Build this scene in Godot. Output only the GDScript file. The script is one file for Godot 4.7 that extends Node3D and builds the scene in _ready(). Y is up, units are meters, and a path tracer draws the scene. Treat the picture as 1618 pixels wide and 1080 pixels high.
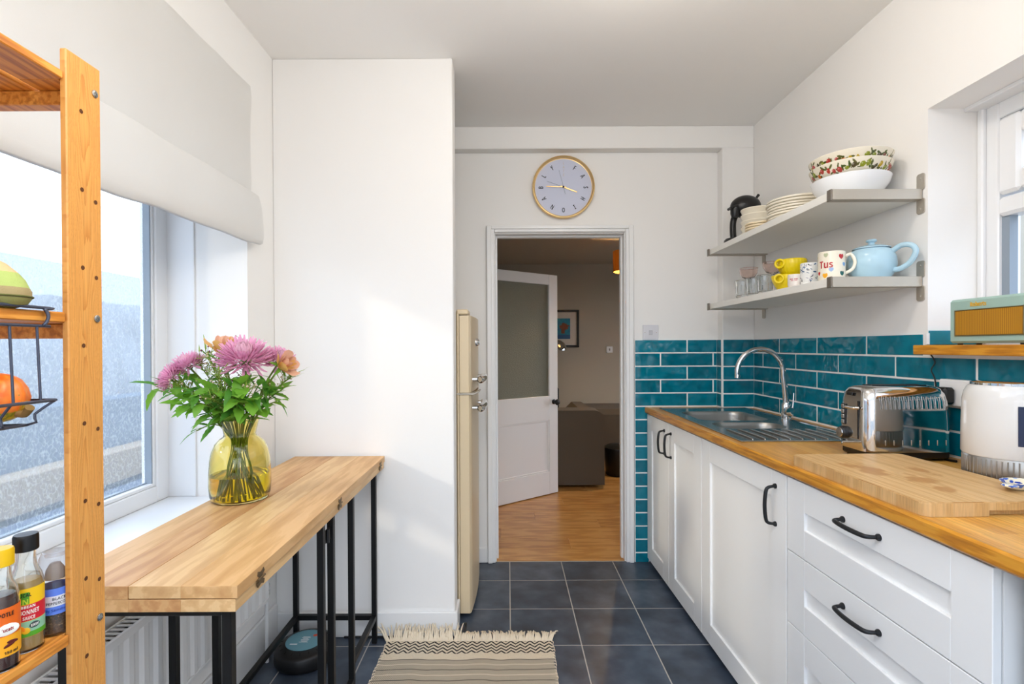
extends Node3D
# A bright galley kitchen: window wall and folding table on the left, doorway at the end, counter and open shelves on the right.

const SUN_DIR := Vector3(1.0, -0.46, -0.55)
var rng := RandomNumberGenerator.new()
var taken := {}
var mats := {}
var bold: SystemFont
var plainfont: SystemFont

# ------------------------------------------------------------------ mesh builder
class MB:
	extends RefCounted
	var v := PackedVector3Array()
	var n := PackedVector3Array()
	var t := PackedVector2Array()
	var ix := PackedInt32Array()
	var xf := Transform3D()

	func vert(p: Vector3, nn: Vector3, uv := Vector2.ZERO) -> int:
		v.append(xf * p)
		n.append((xf.basis * nn).normalized())
		t.append(uv)
		return v.size() - 1

	func face(a: int, b: int, c: int) -> void:   # counter-clockwise from outside
		ix.append(a)
		ix.append(c)
		ix.append(b)

	func tri(a: Vector3, b: Vector3, c: Vector3) -> void:
		var nn := (b - a).cross(c - a).normalized()
		face(vert(a, nn), vert(b, nn), vert(c, nn))

	func quad(a: Vector3, b: Vector3, c: Vector3, d: Vector3, uvs := []) -> void:
		var nn := (c - a).cross(d - b).normalized()
		var u := uvs if uvs.size() == 4 else [Vector2(0, 0), Vector2(1, 0), Vector2(1, 1), Vector2(0, 1)]
		var i := vert(a, nn, u[0])
		vert(b, nn, u[1])
		vert(c, nn, u[2])
		vert(d, nn, u[3])
		face(i, i + 1, i + 2)
		face(i, i + 2, i + 3)

	func quad_out(a: Vector3, b: Vector3, c: Vector3, d: Vector3, from: Vector3) -> void:
		if (c - a).cross(d - b).dot((a + b + c + d) * 0.25 - from) >= 0:
			quad(a, b, c, d)
		else:
			quad(d, c, b, a)

	func tri_out(a: Vector3, b: Vector3, c: Vector3, from: Vector3) -> void:
		if (b - a).cross(c - a).dot((a + b + c) / 3.0 - from) >= 0:
			tri(a, b, c)
		else:
			tri(c, b, a)

	# a box with chamfered edges
	func box(c: Vector3, s: Vector3, bevel := 0.0) -> void:
		var h := s * 0.5
		var e := minf(bevel, minf(h.x, minf(h.y, h.z)) * 0.9)
		var q := h - Vector3.ONE * e
		for a in 3:
			var b := (a + 1) % 3
			var d := (a + 2) % 3
			for s1 in [-1.0, 1.0]:
				var p := []
				for k in [[-1.0, -1.0], [1.0, -1.0], [1.0, 1.0], [-1.0, 1.0]]:
					var w := Vector3.ZERO
					w[a] = s1 * h[a]
					w[b] = k[0] * q[b]
					w[d] = k[1] * q[d]
					p.append(c + w)
				quad_out(p[0], p[1], p[2], p[3], c)
				if e > 0.0:
					for s2 in [-1.0, 1.0]:
						var w0 := Vector3.ZERO
						var w1 := Vector3.ZERO
						w0[a] = s1 * h[a]
						w0[b] = s2 * q[b]
						w1[a] = s1 * q[a]
						w1[b] = s2 * h[b]
						w0[d] = -q[d]
						w1[d] = -q[d]
						var z0 := w0
						var z1 := w1
						z0[d] = q[d]
						z1[d] = q[d]
						quad_out(c + w0, c + w1, c + z1, c + z0, c)
		if e > 0.0:
			for sx in [-1.0, 1.0]:
				for sy in [-1.0, 1.0]:
					for sz in [-1.0, 1.0]:
						tri_out(c + Vector3(sx * h.x, sy * q.y, sz * q.z), c + Vector3(sx * q.x, sy * h.y, sz * q.z), c + Vector3(sx * q.x, sy * q.y, sz * h.z), c)

	# box from corner to corner
	func span(x0: float, x1: float, y0: float, y1: float, z0: float, z1: float, bevel := 0.0) -> void:
		box(Vector3((x0 + x1) * 0.5, (y0 + y1) * 0.5, (z0 + z1) * 0.5), Vector3(absf(x1 - x0), absf(y1 - y0), absf(z1 - z0)), bevel)

	# revolve a profile of (radius, height) about y; outward when it runs upwards
	func lathe(prof: Array, seg := 32, at := Vector3.ZERO, sx := 1.0, sz := 1.0, a0 := 0.0, a1 := TAU) -> void:
		var m := prof.size()
		var sn := []
		var total := 0.0
		var along := [0.0]
		for i in m - 1:
			var d: Vector2 = prof[i + 1] - prof[i]
			total += d.length()
			along.append(total)
			sn.append(Vector2(d.y, -d.x).normalized() if d.length() > 1e-7 else Vector2(1, 0))
		for i in m - 1:
			var n0: Vector2 = sn[i]
			var n1: Vector2 = sn[i]
			if i > 0 and n0.dot(sn[i - 1]) > 0.72:
				n0 = (n0 + sn[i - 1]).normalized()
			if i < m - 2 and n1.dot(sn[i + 1]) > 0.72:
				n1 = (n1 + sn[i + 1]).normalized()
			var first := v.size()
			for j in seg + 1:
				var a := lerpf(a0, a1, float(j) / seg)
				var ca := cos(a)
				var sa := -sin(a)
				var p0: Vector2 = prof[i]
				var p1: Vector2 = prof[i + 1]
				vert(at + Vector3(p0.x * ca * sx, p0.y, p0.x * sa * sz), Vector3(n0.x * ca / sx, n0.y, n0.x * sa / sz), Vector2(float(j) / seg, along[i] / maxf(total, 1e-6)))
				vert(at + Vector3(p1.x * ca * sx, p1.y, p1.x * sa * sz), Vector3(n1.x * ca / sx, n1.y, n1.x * sa / sz), Vector2(float(j) / seg, along[i + 1] / maxf(total, 1e-6)))
			for j in seg:
				var k := first + j * 2
				face(k, k + 2, k + 3)
				face(k, k + 3, k + 1)

	# a round bar along points; radius a number or an array
	func tube(pts: Array, radius, seg := 8, closed := false) -> void:
		var m := pts.size()
		var up := Vector3.ZERO
		var first := v.size()
		var rows := m + (1 if closed else 0)
		for i in rows:
			var k := i % m
			var before: Vector3 = pts[(k - 1 + m) % m] if closed else pts[maxi(k - 1, 0)]
			var after: Vector3 = pts[(k + 1) % m] if closed else pts[mini(k + 1, m - 1)]
			var d := (after - before).normalized()
			if i == 0:
				up = d.cross(Vector3.UP if absf(d.y) < 0.9 else Vector3.RIGHT).normalized()
			else:
				up = (up - d * up.dot(d)).normalized()
			var side := d.cross(up)
			var r: float = radius[k] if radius is Array else radius
			for j in seg + 1:
				var a := TAU * j / seg
				var w := up * cos(a) + side * sin(a)
				vert(pts[k] + w * r, w, Vector2(float(j) / seg, float(i) / (rows - 1)))
		for i in rows - 1:
			for j in seg:
				var k := first + i * (seg + 1) + j
				face(k, k + 1, k + seg + 2)
				face(k, k + seg + 2, k + seg + 1)
		if not closed:
			for e in [0, m - 1]:
				var d2: Vector3 = ((pts[1] - pts[0]) if e == 0 else (pts[m - 1] - pts[m - 2])).normalized() * (-1.0 if e == 0 else 1.0)
				var c := vert(pts[e], d2)
				var ring := []
				for j in seg + 1:
					ring.append(vert((xf.affine_inverse() * v[first + e * (seg + 1) + j]), d2))
				for j in seg:
					if e == 0:
						face(c, ring[j + 1], ring[j])
					else:
						face(c, ring[j], ring[j + 1])

	# smooth sheet over a grid of points, rows of equal length; normal is across(j) x along(i)
	func grid(rows: Array, wrap := false, flip := false) -> void:
		var m := rows.size()
		var w: int = rows[0].size()
		var first := v.size()
		for i in m:
			for j in w:
				var l: Vector3 = rows[i][(j - 1 + w) % w] if wrap else rows[i][maxi(j - 1, 0)]
				var r: Vector3 = rows[i][(j + 1) % w] if wrap else rows[i][mini(j + 1, w - 1)]
				var lo: Vector3 = rows[maxi(i - 1, 0)][j]
				var hi: Vector3 = rows[mini(i + 1, m - 1)][j]
				var nn := (r - l).cross(hi - lo)
				if nn.length() < 1e-12:
					nn = Vector3.UP
				vert(rows[i][j], (-nn if flip else nn).normalized(), Vector2(float(j) / maxi(w - (0 if wrap else 1), 1), float(i) / (m - 1)))
		for i in m - 1:
			for j in (w if wrap else w - 1):
				var a := first + i * w + j
				var b := first + i * w + (j + 1) % w
				var c := b + w
				var d := a + w
				if flip:
					face(a, c, b)
					face(a, d, c)
				else:
					face(a, b, c)
					face(a, c, d)

	# polygon in x, y pushed along z from z0 to z1
	func prism(poly: PackedVector2Array, z0: float, z1: float, smooth := false) -> void:
		var p := poly
		if Geometry2D.is_polygon_clockwise(p):
			p = p.duplicate()
			p.reverse()
		var tris := Geometry2D.triangulate_polygon(p)
		for k in range(0, tris.size(), 3):
			var a := p[tris[k]]
			var b := p[tris[k + 1]]
			var c := p[tris[k + 2]]
			if (b - a).cross(c - a) < 0:
				var s := b
				b = c
				c = s
			tri(Vector3(a.x, a.y, z1), Vector3(b.x, b.y, z1), Vector3(c.x, c.y, z1))
			tri(Vector3(c.x, c.y, z0), Vector3(b.x, b.y, z0), Vector3(a.x, a.y, z0))
		var m := p.size()
		for i in m:
			var a := p[i]
			var b := p[(i + 1) % m]
			var na := Vector2(b.y - a.y, a.x - b.x).normalized()
			var nb := na
			if smooth:
				var z := p[(i - 1 + m) % m]
				var c := p[(i + 2) % m]
				var nz := Vector2(a.y - z.y, z.x - a.x).normalized()
				var nc := Vector2(c.y - b.y, b.x - c.x).normalized()
				if nz.dot(na) > 0.7:
					na = (na + nz).normalized()
				if nc.dot(nb) > 0.7:
					nb = (nb + nc).normalized()
			var i0 := vert(Vector3(a.x, a.y, z0), Vector3(na.x, na.y, 0), Vector2(0, 0))
			vert(Vector3(b.x, b.y, z0), Vector3(nb.x, nb.y, 0), Vector2(1, 0))
			vert(Vector3(b.x, b.y, z1), Vector3(nb.x, nb.y, 0), Vector2(1, 1))
			vert(Vector3(a.x, a.y, z1), Vector3(na.x, na.y, 0), Vector2(0, 1))
			face(i0, i0 + 1, i0 + 2)
			face(i0, i0 + 2, i0 + 3)

	# small screw head facing +z
	func lathe_z(c: Vector3, r: float) -> void:
		var keep := xf
		xf = xf * Transform3D(Basis(Vector3.RIGHT, PI / 2), c)
		lathe([Vector2(0.0, 0.0), Vector2(r, 0.0), Vector2(r * 0.8, r * 0.4), Vector2(0.0, r * 0.45)], 12)
		xf = keep

	func ball(c: Vector3, r: Vector3, seg := 20, rings := 12) -> void:
		var prof := []
		for i in rings + 1:
			var a := -PI / 2 + PI * i / rings
			prof.append(Vector2(cos(a) * r.x, sin(a) * r.y))
		lathe(prof, seg, c, 1.0, r.z / r.x)

	func mesh() -> ArrayMesh:
		var a := []
		a.resize(Mesh.ARRAY_MAX)
		a[Mesh.ARRAY_VERTEX] = v
		a[Mesh.ARRAY_NORMAL] = n
		a[Mesh.ARRAY_TEX_UV] = t
		a[Mesh.ARRAY_INDEX] = ix
		var m := ArrayMesh.new()
		m.add_surface_from_arrays(Mesh.PRIMITIVE_TRIANGLES, a)
		return m

# ------------------------------------------------------------------ objects
func numbered(called: String) -> String:
	if not taken.has(called):
		taken[called] = 0
		return called
	taken[called] += 1
	return "%s_%03d" % [called, taken[called]]

func tag(o: Node3D, label: String, category: String, group := "") -> Node3D:
	o.set_meta("label", label)
	o.set_meta("category", category)
	if group:
		o.set_meta("group", group)
	return o

func thing(called: String, label: String, category: String, at := Vector3.ZERO, turn := 0.0, group := "") -> Node3D:
	var o := Node3D.new()
	o.name = numbered(called)
	add_child(o)
	o.position = at
	o.rotation.y = turn
	tag(o, label, category, group)
	return o

func obj(called: String, shape, m: Material, parent: Node3D = null, at := Vector3.ZERO) -> MeshInstance3D:
	var o := MeshInstance3D.new()
	if shape is MB:
		o.mesh = shape.mesh()
	else:
		o.mesh = shape
	o.material_override = m
	o.position = at
	if parent == null:
		o.name = numbered(called)
		add_child(o)
	else:
		o.name = called
		parent.add_child(o, true)
	return o

func struct(called: String, shape, m: Material, at := Vector3.ZERO) -> MeshInstance3D:
	var o := obj(called, shape, m, null, at)
	o.set_meta("kind", "structure")
	return o

func structure_group(called: String) -> Node3D:
	var o := Node3D.new()
	o.name = numbered(called)
	add_child(o)
	o.set_meta("kind", "structure")
	return o

# ------------------------------------------------------------------ materials
func mat(called: String, c: Color, rough := 0.5, metal := 0.0) -> StandardMaterial3D:
	if mats.has(called):
		return mats[called]
	var m := StandardMaterial3D.new()
	m.resource_name = called
	m.albedo_color = c
	m.roughness = rough
	m.metallic = metal
	m.cull_mode = BaseMaterial3D.CULL_DISABLED
	mats[called] = m
	return m

func glass(called: String, c: Color, rough := 0.0) -> StandardMaterial3D:   # solid glass
	var m := mat(called, c, rough)
	m.refraction_enabled = true
	m.refraction_scale = 0.05
	m.albedo_color.a = 0.0
	return m

func pane_mat(called: String) -> StandardMaterial3D:
	var m := mat(called, Color(1, 1, 1, 0.04), 0.0)
	m.transparency = BaseMaterial3D.TRANSPARENCY_ALPHA
	return m

func noise(freq: float, seed_: int, octaves := 4, kind := FastNoiseLite.TYPE_SIMPLEX_SMOOTH) -> FastNoiseLite:
	var f := FastNoiseLite.new()
	f.noise_type = kind
	f.seed = seed_
	f.frequency = freq
	f.fractal_octaves = octaves
	return f

func noise_tex(f: FastNoiseLite, size: int, stops: Array, colors: Array) -> NoiseTexture2D:
	var g := Gradient.new()
	g.offsets = PackedFloat32Array(stops)
	g.colors = PackedColorArray(colors)
	var n := NoiseTexture2D.new()
	n.width = size
	n.height = size
	n.seamless = true
	n.noise = f
	n.color_ramp = g
	return n

func grey_tex(f: FastNoiseLite, size := 256) -> NoiseTexture2D:
	return noise_tex(f, size, [0.0, 1.0], [Color.BLACK, Color.WHITE])

func bump(m: StandardMaterial3D, tex: Texture2D, cm: float) -> StandardMaterial3D:
	m.heightmap_enabled = true
	m.heightmap_texture = tex
	m.heightmap_scale = cm
	return m

func triplanar(m: StandardMaterial3D, scale_: Vector3, world := false) -> StandardMaterial3D:
	m.uv1_triplanar = true
	m.uv1_world_triplanar = world
	m.uv1_scale = scale_
	return m

# wood: isotropic figure drawn long along one axis by the triplanar scale
func wood(called: String, dark: Color, mid: Color, light: Color, seed_: int, scale_: Vector3, rough := 0.45, world := false) -> StandardMaterial3D:
	var m := mat(called, Color.WHITE, rough)
	var f := noise(0.012, seed_, 5)
	f.domain_warp_enabled = true
	f.domain_warp_amplitude = 22.0
	f.domain_warp_frequency = 0.008
	m.albedo_texture = noise_tex(f, 512, [0.0, 0.34, 0.5, 0.62, 1.0], [dark, mid.lerp(dark, 0.35), mid, light, light.lerp(mid, 0.4)])
	return triplanar(m, scale_, world)

func staves_tex(seed_: int, w: int, h: int, stave: int, long: int, tones: Array, grain: float, stains := []) -> ImageTexture:
	var r := RandomNumberGenerator.new()
	r.seed = seed_
	var im := Image.create(w, h, false, Image.FORMAT_RGB8)
	var f := noise(0.02, seed_, 4)
	var blot := noise(0.018, seed_ + 5, 3)
	for col in w / stave:
		var cuts := []
		var y := r.randi_range(0, long)
		while y < h - long / 3:
			cuts.append(y)
			y += r.randi_range(long * 2 / 3, long * 4 / 3)
		var tone: Array = []
		for k in cuts.size() + 1:
			tone.append(tones[r.randi() % tones.size()])
		for py in h:
			var k := 0
			while k < cuts.size() and py >= cuts[k]:
				k += 1
			var c: Color = tone[k % maxi(cuts.size(), 1)]
			for i in stave:
				var px := col * stave + i
				var g := 1.0 + f.get_noise_2d(px * 9.0 + k * 77.0, py * 0.5) * grain
				var q := Color(c.r * g, c.g * g, c.b * g)
				for s in stains:
					var d := Vector2((px / float(w) - s[0]) / s[2], (py / float(h) - s[1]) / s[3]).length() + blot.get_noise_2d(px * 0.8, py * 0.8) * 0.8
					if d < 1.0:
						q = q.lerp(Color(0.68, 0.48, 0.26), smoothstep(0.0, 0.55, 1.0 - d) * 0.75)
				im.set_pixel(px, py, q)
	return ImageTexture.create_from_image(im)

# ------------------------------------------------------------------ small shapes
func round_rect(w: float, h: float, r: float, seg := 6, at := Vector2.ZERO) -> PackedVector2Array:
	var p := PackedVector2Array()
	for k in 4:
		var c := Vector2((w / 2 - r) * (1 if k == 0 or k == 3 else -1), (h / 2 - r) * (1 if k < 2 else -1))
		for i in seg + 1:
			var a := PI / 2 * (k + float(i) / seg)
			p.append(at + c + Vector2(cos(a), sin(a)) * r)
	return p

func circle(r: float, seg := 24, at := Vector2.ZERO) -> PackedVector2Array:
	var p := PackedVector2Array()
	for i in seg:
		p.append(at + Vector2(cos(TAU * i / seg), sin(TAU * i / seg)) * r)
	return p

func curve(points: Array, per := 8) -> Array:   # Catmull-Rom through points
	var out := []
	for i in points.size() - 1:
		var p0: Vector3 = points[maxi(i - 1, 0)]
		var p1: Vector3 = points[i]
		var p2: Vector3 = points[i + 1]
		var p3: Vector3 = points[mini(i + 2, points.size() - 1)]
		for k in per:
			out.append(p1.cubic_interpolate(p2, p0, p3, float(k) / per))
	out.append(points[-1])
	return out

# lettering: cap height tall, centred; bent round a vertical cylinder of that radius when r > 0 (facing +z)
func letters(text: String, tall: float, deep := 0.0006, r := 0.0, heavy := true, squeeze := 1.0) -> ArrayMesh:
	var tm := TextMesh.new()
	tm.text = text
	tm.font = bold if heavy else plainfont
	tm.font_size = 48
	tm.pixel_size = tall / 34.5
	tm.depth = deep
	tm.curve_step = 3.0
	var a := tm.surface_get_arrays(0)
	var vs: PackedVector3Array = a[Mesh.ARRAY_VERTEX]
	var ns: PackedVector3Array = a[Mesh.ARRAY_NORMAL]
	for i in vs.size():
		var p := vs[i]
		p.x *= squeeze
		if r > 0.0:
			var ang := p.x / r
			vs[i] = Vector3(sin(ang) * (r + p.z), p.y, cos(ang) * (r + p.z))
			ns[i] = ns[i].rotated(Vector3.UP, ang)
		else:
			vs[i] = p
	var b := []
	b.resize(Mesh.ARRAY_MAX)
	b[Mesh.ARRAY_VERTEX] = vs
	b[Mesh.ARRAY_NORMAL] = ns
	b[Mesh.ARRAY_INDEX] = a[Mesh.ARRAY_INDEX]
	var m := ArrayMesh.new()
	m.add_surface_from_arrays(Mesh.PRIMITIVE_TRIANGLES, b)
	return m

# ------------------------------------------------------------------ scene
func _ready() -> void:
	rng.seed = 7
	bold = SystemFont.new()
	bold.font_names = PackedStringArray(["Droid Sans"])
	bold.font_weight = 700
	plainfont = SystemFont.new()
	plainfont.font_names = PackedStringArray(["Droid Sans"])

	var cam := Camera3D.new()
	cam.name = "camera"
	cam.projection = Camera3D.PROJECTION_FRUSTUM
	cam.near = 0.05
	cam.far = 200.0
	cam.set_frustum(0.05 * 1080.0 / 809.0, Vector2(6.0, 13.7) / 809.0 * 0.05, 0.05, 200.0)
	cam.position = Vector3(0, 1.32, 0)
	cam.rotation = Vector3(-0.007, 0, -0.0045)
	add_child(cam)
	cam.current = true

	var sky_mat := ProceduralSkyMaterial.new()
	sky_mat.sky_top_color = Color(0.76, 0.85, 0.97)
	sky_mat.sky_horizon_color = Color(0.94, 0.965, 1.0)
	sky_mat.sky_curve = 0.3
	sky_mat.ground_bottom_color = Color(0.45, 0.44, 0.42)
	sky_mat.ground_horizon_color = Color(0.75, 0.75, 0.74)
	sky_mat.sun_angle_max = 1.0
	var sky := Sky.new()
	sky.sky_material = sky_mat
	var env := Environment.new()
	env.background_mode = Environment.BG_SKY
	env.sky = sky
	env.background_energy_multiplier = 3.3
	env.tonemap_mode = Environment.TONE_MAPPER_LINEAR
	env.tonemap_exposure = 1.30
	env.sdfgi_enabled = true
	env.ssao_enabled = true
	env.ssil_enabled = true
	var we := WorldEnvironment.new()
	we.name = "world_environment"
	we.environment = env
	add_child(we)
	var sun := DirectionalLight3D.new()
	sun.name = "sun"
	sun.light_color = Color(1.0, 0.95, 0.86)
	sun.light_energy = 0.38
	sun.light_angular_distance = 5.0
	sun.shadow_enabled = true
	add_child(sun)
	sun.look_at_from_position(-SUN_DIR * 10.0, Vector3.ZERO)

	make_materials()
	build_fill_lamps()
	build_shell()
	build_floor()
	build_wall_tiles()
	build_windows()
	build_doorway()
	build_outside()
	build_living_room()
	build_blind()
	build_radiator()
	build_counter()
	build_sink()
	build_counter_things()
	build_shelves()
	build_shelf_things()
	build_table()
	build_bouquet()
	build_rack()
	build_fridge()
	build_small_things()
	build_rug()

func make_materials() -> void:
	mat("wall_paint", Color(0.952, 0.946, 0.934), 0.85)
	mat("ceiling_paint", Color(0.968, 0.962, 0.95), 0.9)
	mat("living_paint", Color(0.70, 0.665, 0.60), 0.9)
	mat("white_gloss", Color(0.93, 0.93, 0.925), 0.35)
	mat("upvc", Color(0.93, 0.935, 0.94), 0.3)
	mat("cabinet_paint", Color(0.945, 0.95, 0.95), 0.42)
	mat("black_metal", Color(0.055, 0.06, 0.065), 0.45, 0.3)
	mat("black_plastic", Color(0.05, 0.05, 0.055), 0.4)
	mat("dark_iron", Color(0.17, 0.175, 0.185), 0.4, 0.6)
	mat("chrome", Color(0.86, 0.86, 0.86), 0.06, 1.0)
	mat("steel", Color(0.72, 0.72, 0.71), 0.24, 1.0)
	mat("brushed", Color(0.66, 0.65, 0.63), 0.38, 1.0)
	mat("nickel", Color(0.72, 0.69, 0.64), 0.4, 0.45)
	mat("nickel_shaded", Color(0.50, 0.47, 0.43), 0.4, 0.5)  # nickel darkened to carry the shade on the left-facing caps
	mat("brass", Color(0.92, 0.78, 0.54), 0.28, 0.85)
	mat("gasket", Color(0.56, 0.61, 0.66), 0.6)
	mat("grout", Color(0.95, 0.945, 0.93), 0.9)
	mat("floor_grout", Color(0.72, 0.70, 0.67), 0.9)
	mat("cream_china", Color(0.95, 0.92, 0.845), 0.25)
	mat("white_china", Color(0.94, 0.945, 0.95), 0.18)
	mat("shelf_white", Color(0.94, 0.935, 0.91), 0.5)
	mat("water", Color(1, 1, 1), 0.0)
	# slate-grey floor tiles
	var slate := [[0.245, 0.288, 0.345], [0.26, 0.30, 0.356], [0.235, 0.278, 0.335]]
	for k in 3:
		var c := Color(slate[k][0], slate[k][1], slate[k][2])
		var m := mat("floor_tile_%d" % k, Color.WHITE, 0.34)
		m.albedo_texture = noise_tex(noise(0.012, 40 + k, 5), 256, [0.0, 0.5, 1.0], [c.darkened(0.28), c, c.lightened(0.13)])
		triplanar(m, Vector3(1.6, 1.6, 1.6), true)
		bump(m, grey_tex(noise(0.02, 50, 4)), 0.05)
	# glazed teal wall tiles
	var teal := [Color(0.0, 0.455, 0.545), Color(0.0, 0.48, 0.57), Color(0.005, 0.43, 0.515)]
	var waves := grey_tex(noise(0.014, 61, 2))
	for k in 3:
		var m := mat("wall_tile_%d" % k, Color.WHITE, 0.07)
		m.albedo_texture = noise_tex(noise(0.02, 62 + k, 3), 256, [0.0, 0.5, 1.0], [teal[k].darkened(0.14), teal[k], teal[k].lightened(0.05)])
		triplanar(m, Vector3(2.2, 2.2, 2.2), true)
		bump(m, waves, 0.55)
	wood("living_floor_0", Color(0.68, 0.47, 0.24), Color(0.76, 0.55, 0.30), Color(0.81, 0.61, 0.36), 71, Vector3(0.5, 3, 3), 0.28, true)
	wood("living_floor_1", Color(0.64, 0.43, 0.21), Color(0.72, 0.51, 0.27), Color(0.78, 0.58, 0.33), 72, Vector3(0.5, 3, 3), 0.28, true)
	wood("pine_edge", Color(0.66, 0.38, 0.12), Color(0.84, 0.54, 0.20), Color(0.90, 0.62, 0.27), 73, Vector3(12, 12, 1.0), 0.4)
	wood("oak_edge", Color(0.62, 0.38, 0.08), Color(0.80, 0.53, 0.13), Color(0.85, 0.60, 0.19), 74, Vector3(9, 9, 0.9), 0.35)
	wood("table_0", Color(0.76, 0.57, 0.36), Color(0.82, 0.645, 0.43), Color(0.86, 0.69, 0.48), 75, Vector3(4, 4, 0.45), 0.45)
	wood("table_1", Color(0.78, 0.61, 0.41), Color(0.84, 0.68, 0.475), Color(0.88, 0.735, 0.53), 76, Vector3(4, 4, 0.45), 0.45)
	wood("table_2", Color(0.70, 0.50, 0.31), Color(0.78, 0.59, 0.385), Color(0.82, 0.645, 0.44), 77, Vector3(4, 4, 0.45), 0.45)
	var fabric := mat("blind_fabric", Color(0.91, 0.905, 0.89), 0.95)
	fabric.backlight_enabled = true
	fabric.backlight = Color(0.62, 0.62, 0.62)
	bump(fabric, grey_tex(noise(0.25, 80, 2)), 0.02)
	triplanar(fabric, Vector3(12, 12, 12))
	var sofa := mat("sofa_cloth", Color(0.36, 0.32, 0.27), 0.95)
	sofa.rim_enabled = true
	sofa.rim = 0.3
	bump(sofa, grey_tex(noise(0.3, 81, 2)), 0.1)
	triplanar(sofa, Vector3(6, 6, 6))
	# frosted, rippled window glass
	var f := noise(0.026, 90, 2)
	f.domain_warp_enabled = true
	f.domain_warp_amplitude = 16.0
	f.domain_warp_frequency = 0.04
	var fr := mat("frosted_glass", Color.WHITE, 0.3)
	fr.transparency = BaseMaterial3D.TRANSPARENCY_ALPHA
	fr.albedo_texture = noise_tex(f, 512, [0.0, 0.40, 0.50, 0.60, 1.0], [Color(0.76, 0.80, 0.83, 0.34), Color(0.76, 0.80, 0.83, 0.42), Color(0.82, 0.86, 0.88, 0.58), Color(0.74, 0.78, 0.82, 0.44), Color(0.74, 0.78, 0.82, 0.36)])
	fr.backlight_enabled = true
	fr.backlight = Color(1, 1, 1)
	triplanar(fr, Vector3(3.6, 2.4, 3.6))
	bump(fr, grey_tex(f, 512), 1.5)
	var dg := mat("door_glass", Color(0.53, 0.53, 0.46, 0.74), 0.3)
	dg.transparency = BaseMaterial3D.TRANSPARENCY_ALPHA
	bump(dg, grey_tex(noise(0.1, 92, 2)), 0.5)
	triplanar(dg, Vector3(4, 4, 4))
	pane_mat("clear_pane")

# added opal fill globes, out of view, brightening walls and ceiling
func build_fill_lamps() -> void:
	var gm := mat("fill_globe", Color(0.95, 0.94, 0.92), 0.4)
	gm.emission_enabled = true
	gm.emission = Color(1.0, 0.95, 0.88)
	gm.emission_energy_multiplier = 1.2
	var lamps := [["added round opal fill globe hanging above the camera, out of view", Vector3(-0.05, CEIL - 0.62, -0.50), 0.17, 0.40, 0.58], ["small added opal fill globe under the kitchen ceiling, brightening the counter side", Vector3(0.45, CEIL - 0.135, -1.42), 0.10, 0.26, 0.12]]
	for q in lamps:
		var t := thing("added_fill_lamp", q[0], "lamp", q[1])
		var r: float = q[2]
		var drop: float = q[4]
		var b := MB.new()
		b.ball(Vector3.ZERO, Vector3.ONE * r, 28, 16)
		obj("globe", b, gm, t)
		b = MB.new()
		b.lathe([Vector2(0.0, r - 0.005), Vector2(0.04, r - 0.005), Vector2(0.04, r + 0.005), Vector2(0.010, r + 0.01), Vector2(0.010, drop), Vector2(0.055, drop + 0.005), Vector2(0.06, -q[1].y + CEIL)], 24)
		obj("stem", b, mats.brass, t)
		var l := OmniLight3D.new()
		l.name = "fill_light"
		l.light_color = Color(1.0, 0.965, 0.92)
		l.light_energy = q[3]
		l.light_size = r * 0.94
		l.omni_range = 12.0
		l.omni_attenuation = 2.0
		l.shadow_enabled = true
		t.add_child(l)

# ------------------------------------------------------------------ the room shell
const XL := -1.07
const XR := 1.475
const ZB := -3.14
const CEIL := 2.636
const REAR := 1.7

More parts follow.
